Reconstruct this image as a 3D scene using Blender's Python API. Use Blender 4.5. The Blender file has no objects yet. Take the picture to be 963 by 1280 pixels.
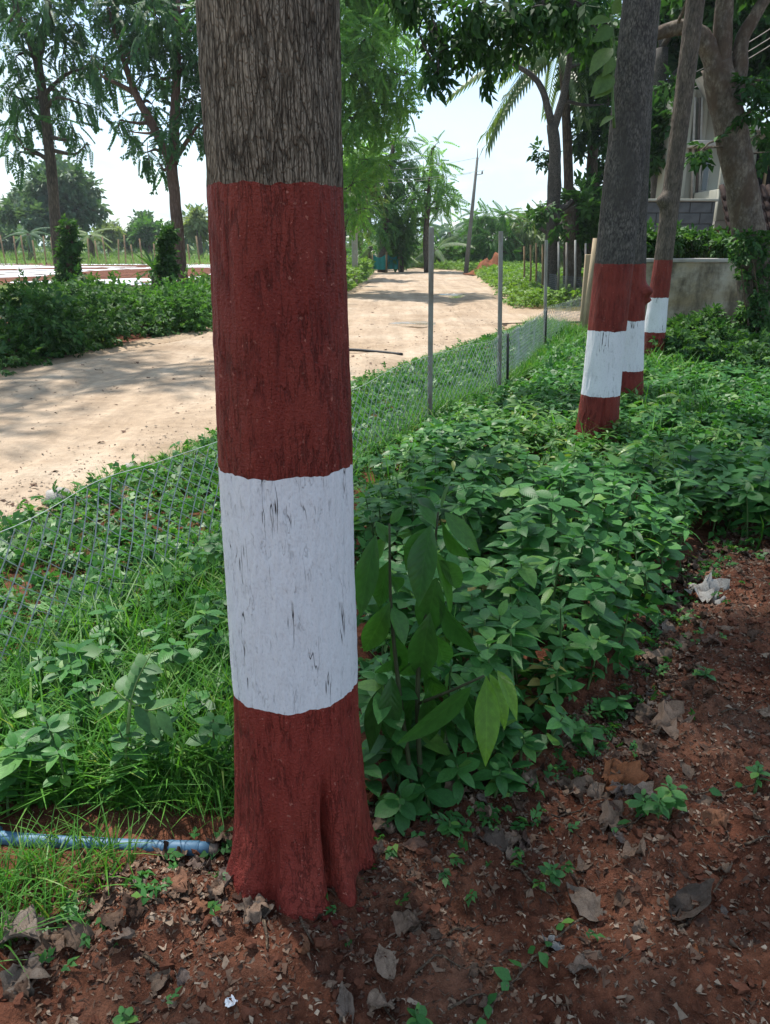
import bpy, math, random
import numpy as np
from mathutils import Vector, Matrix

# ------------------------------------------------------------------ camera, world, sun, exposure
S = bpy.context.scene
COL = S.collection
PITCH, CAM_H, FPX = math.radians(19.2), 1.5, 961.0
cam_d = bpy.data.cameras.new('camera'); cam = bpy.data.objects.new('camera', cam_d); COL.objects.link(cam)
cam.location = (0, 0, CAM_H); cam.rotation_euler = (math.pi/2 - PITCH, 0, 0)
cam_d.sensor_fit = 'VERTICAL'; cam_d.angle = 2*math.atan(640/FPX); cam_d.clip_start = .05; cam_d.clip_end = 2000
S.camera = cam
SUN_EL, SUN_AZ = math.radians(64), math.radians(-34)      # azimuth measured from +Y towards +X
W = bpy.data.worlds.new('World'); S.world = W; W.use_nodes = True
nt = W.node_tree; nt.nodes.clear()
def wn(t, **k):
    n = nt.nodes.new(t)
    for a, b in k.items(): setattr(n, a, b)
    return n
wout = wn('ShaderNodeOutputWorld'); wbg = wn('ShaderNodeBackground'); wbg.inputs['Strength'].default_value = .125
sky = wn('ShaderNodeTexSky', sky_type='NISHITA', sun_disc=False, sun_elevation=SUN_EL, sun_rotation=SUN_AZ, air_density=1.0, dust_density=.6, ozone_density=2.5)
tc = wn('ShaderNodeTexCoord'); sep = wn('ShaderNodeSeparateXYZ'); nt.links.new(tc.outputs['Generated'], sep.inputs[0])
zz = wn('ShaderNodeMath', operation='MAXIMUM'); nt.links.new(sep.outputs['Z'], zz.inputs[0]); zz.inputs[1].default_value = 0
za = wn('ShaderNodeMath', operation='ADD'); nt.links.new(zz.outputs[0], za.inputs[0]); za.inputs[1].default_value = .25
vd = wn('ShaderNodeVectorMath', operation='DIVIDE'); cz = wn('ShaderNodeCombineXYZ')
for i in range(3): nt.links.new(za.outputs[0], cz.inputs[i])
nt.links.new(tc.outputs['Generated'], vd.inputs[0]); nt.links.new(cz.outputs[0], vd.inputs[1])
cn = wn('ShaderNodeTexNoise'); cn.inputs['Scale'].default_value = 1.7; cn.inputs['Detail'].default_value = 8; cn.inputs['Roughness'].default_value = .55
nt.links.new(vd.outputs[0], cn.inputs['Vector'])
cr = wn('ShaderNodeValToRGB'); cr.color_ramp.elements[0].position = .4; cr.color_ramp.elements[0].color = (.15,.15,.15,1); cr.color_ramp.elements[1].position = .6
nt.links.new(cn.outputs['Fac'], cr.inputs['Fac'])
cm = wn('ShaderNodeMixRGB'); nt.links.new(cr.outputs['Color'], cm.inputs['Fac']); nt.links.new(sky.outputs[0], cm.inputs[1]); cm.inputs[2].default_value = (3.7, 4.6, 5.15, 1)
nt.links.new(cm.outputs[0], wbg.inputs['Color']); nt.links.new(wbg.outputs[0], wout.inputs['Surface'])
sl = bpy.data.lights.new('sun', 'SUN'); so = bpy.data.objects.new('sun', sl); COL.objects.link(so)
sl.energy = 3.7; sl.angle = math.radians(1.2); sl.color = (1, .95, .87)
sdir = Vector((math.sin(SUN_AZ)*math.cos(SUN_EL), math.cos(SUN_AZ)*math.cos(SUN_EL), math.sin(SUN_EL)))
so.rotation_euler = (-sdir).to_track_quat('-Z', 'Y').to_euler(); so.location = (0, 0, 30)
vs = S.view_settings; vs.view_transform = 'Standard'; vs.look = 'None'; vs.exposure = 1.0; vs.gamma = 1; vs.use_curve_mapping = False
S.cycles.max_bounces = 7; S.cycles.diffuse_bounces = 4; S.cycles.glossy_bounces = 2; S.cycles.transmission_bounces = 4; S.cycles.transparent_max_bounces = 4
S.cycles.use_denoising = True

HAZE = .0005
rng = np.random.default_rng(11); random.seed(11)

# ------------------------------------------------------------------ helpers
CP, SP = math.cos(PITCH), math.sin(PITCH)
def ray(u, v):
    a, b = (u-481.5)/FPX, (640-v)/FPX
    return np.array([a, CP + b*SP, -SP + b*CP])
def P(u, v, Y):                      # the place seen at (u,v) of the photo at real distance Y
    d = ray(u, v); return np.array([0, 0, CAM_H]) + d*(Y/d[1])
def G(u, v, z=0.):                   # the place on the ground seen at (u,v)
    d = ray(u, v); return np.array([0, 0, CAM_H]) + d*((z-CAM_H)/d[2])
def mpp(Y, z=1.5): return (Y*CP + (CAM_H-z)*SP)/FPX       # metres per photo pixel
def sstep(a, b, x):
    t = np.clip((np.asarray(x, float)-a)/(b-a), 0, 1); return t*t*(3-2*t)
def _h(ix, iy, iz, s):
    n = (ix*374761393 + iy*668265263 + iz*2147483647 + s*1274126177) & 0xffffffff
    n = ((n ^ (n >> 13))*1274126177) & 0xffffffff
    n = ((n ^ (n >> 16))*2246822519) & 0xffffffff
    return ((n ^ (n >> 15)) & 0xffff)/65535.
def noise(x, y, z=0., s=0):
    x, y, z = np.broadcast_arrays(np.asarray(x, float), np.asarray(y, float), np.asarray(z, float))
    ix, iy, iz = np.floor(x).astype(np.int64), np.floor(y).astype(np.int64), np.floor(z).astype(np.int64)
    fx, fy, fz = x-ix, y-iy, z-iz
    fx, fy, fz = fx*fx*(3-2*fx), fy*fy*(3-2*fy), fz*fz*(3-2*fz)
    r = 0
    for a in (0, 1):
        for b in (0, 1):
            for c in (0, 1):
                r = r + _h(ix+a, iy+b, iz+c, s)*(fx if a else 1-fx)*(fy if b else 1-fy)*(fz if c else 1-fz)
    return r*2-1
def fbm(x, y, z=0., o=4, s=0, g=.5):
    r, a, f = 0, 1, 1
    for k in range(o):
        r = r + a*noise(np.asarray(x)*f, np.asarray(y)*f, np.asarray(z)*f, s+k*17); a *= g; f *= 2.03
    return r
def mesh(name, V, F, mat=None, smooth=True):
    V = np.ascontiguousarray(V, np.float32); F = np.ascontiguousarray(F, np.int32); k = F.shape[1]
    me = bpy.data.meshes.new(name); me.vertices.add(len(V)); me.vertices.foreach_set('co', V.ravel())
    me.loops.add(F.size); me.loops.foreach_set('vertex_index', F.ravel())
    me.polygons.add(len(F)); me.polygons.foreach_set('loop_start', np.arange(0, F.size, k, dtype=np.int32))
    me.polygons.foreach_set('use_smooth', np.full(len(F), smooth))
    me.update(calc_edges=True)
    if mat: me.materials.append(mat)
    return me
def tag(o, label=None, cat=None, group=None, kind=None):
    if label: o['label'] = label
    if cat: o['category'] = cat
    if group: o['group'] = group
    if kind: o['kind'] = kind
    return o
def link(name, me, parent=None, loc=(0, 0, 0)):
    o = bpy.data.objects.new(name, me); COL.objects.link(o); o.location = loc
    if parent is not None: o.parent = parent
    return o
def add(name, VF, mat, parent=None, smooth=True):      # world-space vertices; the object's origin goes to its base / its parent's base
    V, F = VF; V = np.asarray(V, float)
    if parent is not None:
        q = np.zeros(3); p = parent
        while p is not None: q += np.array(p.location); p = p.parent
        return link(name, mesh(name, V-q, F, mat, smooth), parent)
    b = np.array([V[:, 0].mean(), V[:, 1].mean(), V[:, 2].min()])
    return link(name, mesh(name, V-b, F, mat, smooth), None, b)
def empty(name, loc, label, cat, group=None):
    o = bpy.data.objects.new(name, None); COL.objects.link(o); o.location = loc; o.empty_display_size = .1
    return tag(o, label, cat, group)
def join(*L):
    Vs, Fs, n = [], [], 0
    for V, F in L:
        Vs.append(np.asarray(V, float)); Fs.append(np.asarray(F)+n); n += len(V)
    return np.concatenate(Vs), np.concatenate(Fs)
def norm(a): return a/np.maximum(np.linalg.norm(a, axis=-1, keepdims=True), 1e-9)
def scatter(T, pos, dirs, ups, scale):
    V, F = T; pos = np.asarray(pos, float); n = len(pos)
    y = norm(np.asarray(dirs, float)); x = norm(np.cross(y, ups)); z = np.cross(x, y)
    s = np.broadcast_to(np.asarray(scale, float), (n,))[:, None, None]
    W_ = (V[None, :, 0:1]*x[:, None] + V[None, :, 1:2]*y[:, None] + V[None, :, 2:3]*z[:, None])*s + pos[:, None]
    return W_.reshape(-1, 3), (F[None] + (np.arange(n)*len(V))[:, None, None]).reshape(-1, F.shape[1])
def multi(Ts, pos, dirs, ups, scale):               # the same with several templates dealt out in turn
    out = []; n = len(pos); scale = np.broadcast_to(scale, (n,))
    for k, T in enumerate(Ts):
        i = np.arange(k, n, len(Ts))
        if len(i): out.append(scatter(T, np.asarray(pos)[i], np.asarray(dirs)[i], np.asarray(ups)[i], scale[i]))
    return join(*out)
def tube(pts, rad, seg=8, wob=0., cap=True):
    p = np.asarray(pts, float); n = len(p); rad = np.broadcast_to(np.asarray(rad, float), (n,))
    t = norm(np.gradient(p, axis=0)); ref = np.array([1., 0, 0]) if abs(t[0][0]) < .8 else np.array([0, 1., 0])
    V = []; a = np.linspace(0, 2*math.pi, seg, endpoint=False)
    for i in range(n):
        x = ref - t[i]*ref.dot(t[i]); x /= np.linalg.norm(x); ref = x; y = np.cross(t[i], x)
        r = rad[i]*(1 + wob*noise(np.cos(a)*2+i*.7, np.sin(a)*2, p[i][2]*3))
        V.append(p[i] + (np.cos(a)*r)[:, None]*x + (np.sin(a)*r)[:, None]*y)
    V = np.concatenate(V); F = []
    for i in range(n-1):
        for j in range(seg):
            k = (j+1) % seg; F.append((i*seg+j, i*seg+k, (i+1)*seg+k, (i+1)*seg+j))
    if cap:
        for c, base, flip in ((p[0], 0, 1), (p[-1], (n-1)*seg, 0)):
            ci = len(V); V = np.concatenate([V, c[None]])
            for j in range(0, seg, 2):
                q = (base+j, base+(j+1) % seg, base+(j+2) % seg); F.append((ci,)+(q[::-1] if flip else q))
    return V, np.array(F)
def curve(ctrl, n):                                  # Catmull-Rom through control points
    c = np.asarray(ctrl, float); c = np.concatenate([[2*c[0]-c[1]], c, [2*c[-1]-c[-2]]]); m = len(c)-3; out = []
    for t in np.linspace(0, m-1e-6, n):
        i = int(t); f = t-i; a, b, d, e = c[i:i+4]
        out.append(.5*((2*b)+(-a+d)*f+(2*a-5*b+4*d-e)*f*f+(-a+3*b-3*d+e)*f**3))
    return np.array(out)
def box(x0, x1, y0, y1, z0, z1):
    V = np.array([(x, y, z) for z in (z0, z1) for y in (y0, y1) for x in (x0, x1)], float)
    return V, np.array([(0, 2, 3, 1), (4, 5, 7, 6), (0, 1, 5, 4), (2, 6, 7, 3), (0, 4, 6, 2), (1, 3, 7, 5)])
def bevbox(x0, x1, y0, y1, z0, z1, b=.01):           # box with chamfered long edges, rounded look at 24 quads
    L = []
    xs, ys, zs = [x0, x0+b, x1-b, x1], [y0, y0+b, y1-b, y1], [z0, z0+b, z1-b, z1]
    V = []; idx = {}
    for i in range(4):
        for j in range(4):
            for k in range(4):
                e = (i in (0, 3)) + (j in (0, 3)) + (k in (0, 3))
                if e == 0: continue
                idx[i, j, k] = len(V); q = np.array([xs[i], ys[j], zs[k]]); c = np.array([(x0+x1)/2, (y0+y1)/2, (z0+z1)/2])
                if e == 2: q = q + np.sign(c-q)*np.array([i in (0, 3), j in (0, 3), k in (0, 3)])*b*.3
                if e == 3: q = q + np.sign(c-q)*b*.45
                V.append(q)
    F = []
    for ax in range(3):
        for side in (0, 3):
            for a in range(3):
                for c in range(3):
                    q = []
                    for da, dc in ((0, 0), (1, 0), (1, 1), (0, 1)):
                        t = [a+da, c+dc]; t.insert(ax, side); q.append(idx[tuple(t)])
                    F.append(q if (side == 3) ^ (ax == 1) else q[::-1])
    return np.array(V), np.array(F)
def inpoly(x, y, poly):
    r = np.zeros(len(x), bool); n = len(poly)
    for i in range(n):
        (x0, y0), (x1, y1) = poly[i], poly[i-1]
        c = ((y0 > y) != (y1 > y)) & (x < (x1-x0)*(y-y0)/((y1-y0) if y1 != y0 else 1e-9)+x0); r ^= c
    return r
def rand_in(poly, n, dens=None):
    p = np.array(poly); lo, hi = p.min(0), p.max(0); out = []; tot = 0
    while tot < n:
        q = rng.uniform(lo, hi, (n*3+50, 2)); q = q[inpoly(q[:, 0], q[:, 1], poly)]
        if dens is not None: q = q[rng.random(len(q)) < dens(q[:, 0], q[:, 1])]
        out.append(q); tot += len(q)
    return np.concatenate(out)[:n]

# ------------------------------------------------------------------ materials
def newmat(name):
    m = bpy.data.materials.new(name); m.use_nodes = True; t = m.node_tree; t.nodes.clear()
    return m, t
class NT:
    def __init__(s, t): s.t = t
    def n(s, ty, inp=None, **k):
        n = s.t.nodes.new(ty)
        for a, b in k.items(): setattr(n, a, b)
        for a, b in (inp or {}).items():
            if hasattr(b, 'is_output'): s.t.links.new(b, n.inputs[a])
            else: n.inputs[a].default_value = b
        return n
    def noise(s, vec, scale, detail=4, rough=.55): return s.n('ShaderNodeTexNoise', {'Vector': vec, 'Scale': scale, 'Detail': detail, 'Roughness': rough}).outputs['Fac']
    def ramp(s, fac, stops):
        n = s.n('ShaderNodeValToRGB', {'Fac': fac}); e = n.color_ramp.elements
        while len(e) < len(stops): e.new(.5)
        for el, (p, c) in zip(e, stops): el.position = p; el.color = (*c, 1) if len(c) == 3 else c
        return n.outputs['Color']
    def mix(s, f, a, b, mode='MIX'): return s.n('ShaderNodeMixRGB', {'Fac': f, 'Color1': a, 'Color2': b}, blend_type=mode).outputs[0]
    def math(s, op, a, b=0.): return s.n('ShaderNodeMath', {0: a, 1: b}, operation=op).outputs[0]
    def mapv(s, scale, out='Object'):
        tcn = s.n('ShaderNodeTexCoord'); return s.n('ShaderNodeMapping', {'Vector': tcn.outputs[out], 'Scale': scale}).outputs[0]
    def bump(s, h, st, dist=.01, nrm=None):
        d = {'Height': h, 'Strength': st, 'Distance': dist}
        if nrm is not None: d['Normal'] = nrm
        return s.n('ShaderNodeBump', d).outputs[0]
    def out(s, sh): s.n('ShaderNodeOutputMaterial', {'Surface': sh})
    def pbr(s, col, rough=.7, nrm=None, spec=.3, metal=0.):
        d = {'Base Color': col, 'Roughness': rough, 'Specular IOR Level': spec, 'Metallic': metal}
        if nrm is not None: d['Normal'] = nrm
        return s.n('ShaderNodeBsdfPrincipled', d).outputs[0]
def C(r, g, b): return (r, g, b, 1)

def leaf_mat(name, c0, c1, trans=.35, rough=.42, perobj=False, c2=None, spec=.35, vein=False):
    m, t = newmat(name); k = NT(t)
    if perobj: rnd = k.n('ShaderNodeObjectInfo').outputs['Random']
    else: rnd = k.n('ShaderNodeNewGeometry').outputs['Random Per Island']
    st = [(0, c0), (1, c1)] if c2 is None else [(0, c0), (.86, c1), (1, c2)]
    col = k.ramp(rnd, st)
    nz = k.noise(k.mapv((1, 1, 1)), 9, 3)
    col = k.mix(.35, col, k.ramp(nz, [(.3, (.25, .25, .25)), (.7, (.75, .75, .75))]), 'OVERLAY')
    nm = None
    if vein:                                    # midrib and side veins in the leaf's own space
        so_ = k.n('ShaderNodeSeparateXYZ', {0: k.n('ShaderNodeTexCoord').outputs['Object']}); ax = k.math('ABSOLUTE', so_.outputs['X'])
        w = k.math('SINE', k.math('MULTIPLY', k.math('SUBTRACT', so_.outputs['Y'], k.math('MULTIPLY', ax, 1.1)), 62.))
        vn = k.math('MAXIMUM', k.ramp(w, [(.93, (0, 0, 0)), (.995, (.6, .6, .6))]), k.ramp(ax, [(0, (1, 1, 1)), (.014, (0, 0, 0))]))
        col = k.mix(k.math('MULTIPLY', vn, .3), col, k.mix(1, col, C(1.9, 1.7, 1.6), 'MULTIPLY')); nm = k.bump(k.math('MULTIPLY', w, -1.), .07, .01)
    p = k.pbr(col, rough, nm, spec)
    tr = k.n('ShaderNodeBsdfTranslucent', {'Color': k.mix(1, col, C(1.5, 1.55, .7), 'MULTIPLY')}).outputs[0]
    k.out(k.n('ShaderNodeMixShader', {0: trans, 1: p, 2: tr}).outputs[0]); return m
M = {}
M['weed'] = leaf_mat('weed_leaf', (.027, .108, .026), (.066, .2, .045), .32, .46, c2=(.13, .26, .045), spec=.32)
M['weed_bright'] = leaf_mat('bright_weed_leaf', (.05, .14, .025), (.11, .24, .05), .35, .45, c2=(.22, .26, .06))
M['weed_obj'] = leaf_mat('weed_leaf_single', (.027, .108, .026), (.066, .2, .045), .32, .46, True, c2=(.13, .26, .045), vein=True, spec=.32)
M['yellowed'] = leaf_mat('yellowed_leaf', (.22, .2, .05), (.3, .26, .08), .3, .55, True)
M['grass'] = leaf_mat('grass_blade', (.045, .15, .02), (.10, .27, .035), .38, .5, c2=(.2, .26, .07))
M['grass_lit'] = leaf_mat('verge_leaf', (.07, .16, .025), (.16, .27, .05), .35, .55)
M['sapling'] = leaf_mat('sapling_leaf', (.022, .08, .02), (.05, .15, .026), .35, .32, True, vein=True)
M['young'] = leaf_mat('young_backlit_leaf', (.11, .24, .028), (.15, .30, .035), .5, .35, True, vein=True)  # young leaf green; on the sapling, backlight is put into this colour
M['pinn'] = leaf_mat('pale_leaflet', (.05, .135, .045), (.09, .2, .065), .25, .5, True, spec=.25)
M['vine'] = leaf_mat('vine_leaf', (.045, .1, .025), (.09, .15, .04), .35, .5, True)
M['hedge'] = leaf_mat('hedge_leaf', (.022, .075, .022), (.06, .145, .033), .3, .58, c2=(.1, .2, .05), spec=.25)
M['dark_tree'] = leaf_mat('dark_tree_leaf', (.018, .06, .02), (.045, .115, .03), .3, .62, spec=.2)
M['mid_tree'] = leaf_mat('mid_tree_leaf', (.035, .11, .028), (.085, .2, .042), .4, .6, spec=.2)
M['field_tree'] = leaf_mat('field_tree_leaf', (.022, .075, .03), (.06, .15, .045), .3, .55, spec=.25)
M['bright_tree'] = leaf_mat('bright_tree_leaf', (.09, .22, .055), (.18, .34, .075), .5, .6, spec=.2)
M['olive_tree'] = leaf_mat('olive_tree_leaf', (.07, .13, .035), (.16, .22, .06), .35, .5)
M['far_tree'] = leaf_mat('far_tree_leaf', (.05, .11, .06), (.10, .17, .09), .3, .6)
M['far_pale'] = leaf_mat('far_pale_leaf', (.14, .2, .08), (.2, .26, .11), .3, .6)
M['palm'] = leaf_mat('palm_leaf', (.05, .1, .03), (.11, .17, .05), .3, .45)

def mat_bark(name, dark, light, sx=55, sz=9, moss=None, strength=.9, cell=.35):
    m, t = newmat(name); k = NT(t)
    v = k.mapv((sx, sx, sz)); n1 = k.noise(v, 1, 5, .65)
    v2 = k.mapv((sx*.25, sx*.25, sz*.4)); n2 = k.noise(v2, 1, 3)
    dv = k.n('ShaderNodeVectorMath', {0: k.mapv((sx*.9, sx*.9, sz*.8)), 1: k.n('ShaderNodeTexNoise', {'Vector': v, 'Scale': .8, 'Detail': 3.}).outputs['Color']}, operation='ADD').outputs[0]
    vo = k.n('ShaderNodeTexVoronoi', {'Vector': dv, 'Scale': 1.}, feature='DISTANCE_TO_EDGE').outputs['Distance']
    h = k.math('ADD', k.math('MULTIPLY', n1, .7), k.math('MULTIPLY', k.ramp(vo, [(0, (0, 0, 0)), (.3, (1, 1, 1))]), cell))
    col = k.ramp(h, [(.3, dark), (.62, tuple((a+b)/2 for a, b in zip(dark, light))), (.85, light)])
    col = k.mix(.55, col, k.ramp(n2, [(.35, (.3, .3, .32)), (.65, (.72, .7, .66))]), 'OVERLAY')
    if moss: col = k.mix(k.ramp(k.noise(k.mapv((3, 3, 2)), 1.3, 4), [(.5, (0, 0, 0)), (.62, (.8, .8, .8))]), col, C(*moss))
    k.out(k.pbr(col, .85, k.bump(h, strength, .012), .15)); return m
M['bark'] = mat_bark('grey_brown_bark', (.022, .018, .015), (.21, .17, .128), 105, 15, None, 1., .32)
def mat_bark_near():
    m, t = newmat('fissured_bark'); k = NT(t)
    nv = k.n('ShaderNodeTexNoise', {'Vector': k.mapv((40, 40, 12)), 'Scale': 1., 'Detail': 3.}).outputs['Color']
    def cr(sx, sz, w):
        v = k.n('ShaderNodeVectorMath', {0: k.mapv((sx, sx, sz)), 1: k.n('ShaderNodeVectorMath', {0: nv, 'Scale': 1.3}, operation='SCALE').outputs[0]}, operation='ADD').outputs[0]
        return k.ramp(k.n('ShaderNodeTexVoronoi', {'Vector': v, 'Scale': 1.}, feature='DISTANCE_TO_EDGE').outputs['Distance'], [(0, (0, 0, 0)), (w, (1, 1, 1))])
    c1, c2 = cr(105, 10, .12), cr(210, 60, .16); n1 = k.noise(k.mapv((120, 120, 60)), 1, 4, .6); n2 = k.noise(k.mapv((9, 9, 5)), 1, 5, .6)
    h = k.math('ADD', k.math('MULTIPLY', c1, .55), k.math('ADD', k.math('MULTIPLY', c2, .25), k.math('MULTIPLY', n1, .35)))
    col = k.ramp(h, [(.2, (.045, .036, .028)), (.55, (.11, .089, .068)), (.8, (.17, .138, .107)), (1, (.24, .2, .158))])
    col = k.mix(.8, col, k.ramp(n2, [(.3, (.26, .26, .27)), (.5, (.5, .49, .47)), (.66, (.8, .77, .72))]), 'OVERLAY'); lich = k.ramp(k.noise(k.mapv((22, 22, 14)), 1, 5, .65), [(.6, (0, 0, 0)), (.7, (.5, .5, .5))]); col = k.mix(lich, col, C(.24, .21, .17))
    k.out(k.pbr(col, .88, k.bump(h, 1., .008), .12)); return m
M['bark'] = mat_bark_near()
M['bark2'] = mat_bark('dark_grey_bark', (.035, .032, .03), (.27, .25, .225), 75, 34, (.055, .05, .045), .9, .14)
M['bark3'] = mat_bark('brown_bark', (.055, .045, .037), (.27, .225, .185), 70, 16, None, .9, .15)
M['bark4'] = mat_bark('mottled_bark', (.08, .062, .048), (.38, .34, .285), 26, 14, (.075, .05, .035), .9, .06)
M['bark_far'] = mat_bark('far_bark', (.05, .038, .03), (.15, .115, .09), 20, 5)
M['bark_red'] = mat_bark('reddish_bark', (.09, .05, .04), (.17, .11, .09), 20, 5)
M['twig'] = mat_bark('twig_bark', (.06, .04, .03), (.2, .15, .1), 80, 80)

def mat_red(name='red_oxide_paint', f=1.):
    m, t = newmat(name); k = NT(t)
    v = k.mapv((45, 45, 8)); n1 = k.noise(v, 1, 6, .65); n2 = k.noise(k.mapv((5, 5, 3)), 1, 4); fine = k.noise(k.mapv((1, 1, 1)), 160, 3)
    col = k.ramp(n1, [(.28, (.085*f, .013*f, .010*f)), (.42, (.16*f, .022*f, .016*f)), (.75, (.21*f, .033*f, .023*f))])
    col = k.mix(k.ramp(n2, [(.45, (0, 0, 0)), (.75, (.5, .5, .5))]), col, C(.26, .055, .035))
    sp = k.ramp(k.noise(k.mapv((1, 1, 1)), 85, 2), [(.68, (0, 0, 0)), (.72, (1, 1, 1))])
    col = k.mix(k.math('MULTIPLY', sp, .55), col, C(.5, .2, .15))
    d = k.math('ABSOLUTE', k.math('SUBTRACT', k.noise(k.mapv((60, 60, 9)), 1, 4, .6), .5)); fis = k.ramp(d, [(.008, (1, 1, 1)), (.03, (0, 0, 0))])
    fis = k.math('MULTIPLY', fis, k.ramp(k.noise(k.mapv((14, 14, 9)), 1, 3), [(.42, (0, 0, 0)), (.55, (1, 1, 1))])); col = k.mix(k.math('MULTIPLY', fis, .32), col, C(.04, .009, .008))
    grain = k.noise(k.mapv((1, 1, 1)), 330, 2); col = k.mix(.35, col, k.ramp(grain, [(.3, (.25, .25, .25)), (.7, (.78, .78, .78))]), 'OVERLAY')
    h = k.math('SUBTRACT', k.math('ADD', n1, k.math('ADD', k.math('MULTIPLY', fine, .7), k.math('MULTIPLY', grain, .3))), k.math('MULTIPLY', fis, .6))
    k.out(k.pbr(col, .6, k.bump(h, .85, .01), .22)); return m
M['red'] = mat_red(); M['red_lit_clean'] = mat_red('lit_clean_red_oxide_paint', 1.25)  # lower band: stronger light there and less dust put into this red
def mat_white(name='white_paint', dirt=.25, s=1.):
    m, t = newmat(name); k = NT(t)
    n1 = k.noise(k.mapv((75*s, 75*s, 12*s)), 1, 6, .6); n2 = k.noise(k.mapv((6, 6, 3)), 1, 4); fine = k.noise(k.mapv((1, 1, .6)), 210*s, 3)
    def lines(sx, sz, w, th):               # thin contour lines of a stretched noise, broken up by a second one
        d = k.math('ABSOLUTE', k.math('SUBTRACT', k.noise(k.mapv((sx, sx, sz)), 1, 3, .55), .5)); l = k.ramp(d, [(w*.35, (1, 1, 1)), (w, (0, 0, 0))])
        return k.math('MULTIPLY', l, k.ramp(k.noise(k.mapv((sx*.45, sx*.45, sz*1.3)), 1, 3), [(th, (0, 0, 0)), (th+.05, (1, 1, 1))]))
    crack = lines(36*s, 3.2*s, .011, .575); hair = lines(80*s, 13*s, .022, .53)
    gash = k.ramp(k.noise(k.mapv((42*s, 42*s, 9*s)), 1, 4, .6), [(.265, (1, 1, 1)), (.28, (0, 0, 0))])
    col = k.mix(k.math('MULTIPLY', n2, dirt), C(.69, .69, .73), C(.42, .40, .41))
    col = k.mix(k.math('MULTIPLY', k.ramp(fine, [(.3, (1, 1, 1)), (.5, (0, 0, 0))]), .3), col, C(.36, .36, .39))
    col = k.mix(k.math('MULTIPLY', hair, .25), col, C(.12, .11, .12)); dk = k.math('MAXIMUM', crack, gash); col = k.mix(dk, col, C(.03, .026, .028))
    h = k.math('SUBTRACT', k.math('ADD', n1, k.math('MULTIPLY', fine, .35)), k.math('ADD', k.math('MULTIPLY', dk, .8), k.math('MULTIPLY', hair, .4)))
    k.out(k.pbr(col, .55, k.bump(h, .6, .008), .3)); return m
M['white'] = mat_white(); M['white2'] = mat_white('white_paint_thin', .4, .55)

def mat_ground():
    m, t = newmat('ground_soil'); k = NT(t)
    obj = k.mapv((1, 1, 1)); at = k.n('ShaderNodeAttribute', attribute_name='zone'); sp = k.n('ShaderNodeSeparateColor', {'Color': at.outputs['Color']})
    n1 = k.noise(obj, 2.2, 6, .6); n2 = k.noise(obj, 26, 6, .65); n3 = k.noise(obj, 160, 4, .6)
    red = k.ramp(n1, [(.3, (.07, .027, .017)), (.5, (.135, .052, .031)), (.72, (.205, .092, .057))])
    pk = k.noise(obj, 1.1, 4, .55); red = k.mix(k.ramp(pk, [(.5, (0, 0, 0)), (.66, (.55, .55, .55))]), red, C(.2, .105, .07)); red = k.mix(k.ramp(k.noise(obj, 5.5, 5, .6), [(.52, (0, 0, 0)), (.68, (.6, .6, .6))]), red, C(.045, .022, .017))
    red = k.mix(.8, red, k.ramp(n2, [(.28, (.1, .1, .1)), (.72, (.88, .85, .82))]), 'OVERLAY')
    red = k.mix(k.ramp(n3, [(.62, (0, 0, 0)), (.69, (.6, .6, .6))]), red, C(.27, .16, .11))
    tan = k.mix(.4, k.ramp(n1, [(.3, (.33, .235, .155)), (.7, (.45, .345, .245))]), k.ramp(n2, [(.3, (.3, .3, .3)), (.7, (.7, .7, .7))]), 'OVERLAY')
    grn = k.mix(.5, k.ramp(n1, [(.3, (.06, .1, .025)), (.7, (.13, .17, .045))]), k.ramp(n2, [(.3, (.3, .3, .3)), (.7, (.7, .7, .7))]), 'OVERLAY')
    fr = k.math('ADD', sp.outputs['Red'], k.math('MULTIPLY', k.math('SUBTRACT', n2, .5), .9))
    col = k.mix(k.ramp(fr, [(.4, (0, 0, 0)), (.6, (1, 1, 1))]), red, tan); col = k.mix(sp.outputs['Green'], col, grn)
    h = k.math('ADD', k.math('MULTIPLY', n2, .7), k.math('MULTIPLY', n3, .4))
    k.out(k.pbr(col, .95, k.bump(h, 1., .03), .08)); return m
M['ground'] = mat_ground()
def mat_road():
    m, t = newmat('pale_dirt_road'); k = NT(t); obj = k.mapv((1, 1, 1))
    n1 = k.noise(obj, .7, 6, .6); n2 = k.noise(obj, 9, 6, .65); n3 = k.noise(obj, 60, 4)
    col = k.ramp(n1, [(.3, (.30, .22, .15)), (.5, (.38, .29, .21)), (.7, (.44, .355, .27))])
    col = k.mix(.45, col, k.ramp(n2, [(.25, (.25, .25, .25)), (.75, (.75, .75, .75))]), 'OVERLAY')
    col = k.mix(k.ramp(n3, [(.68, (0, 0, 0)), (.74, (.6, .6, .6))]), col, C(.2, .14, .09))
    tr = k.noise(k.mapv((3.2, .22, 1)), 1, 5, .6); col = k.mix(.5, col, k.ramp(tr, [(.36, (.36, .35, .34)), (.64, (.64, .64, .64))]), 'OVERLAY'); col = k.mix(k.ramp(k.noise(obj, 2.6, 6, .7), [(.6, (0, 0, 0)), (.72, (.4, .4, .4))]), col, C(.25, .17, .11))
    k.out(k.pbr(col, .95, k.bump(k.math('ADD', n2, k.math('ADD', tr, k.math('MULTIPLY', n3, .3))), .8, .04), .1)); return m
M['road'] = mat_road()
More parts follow.
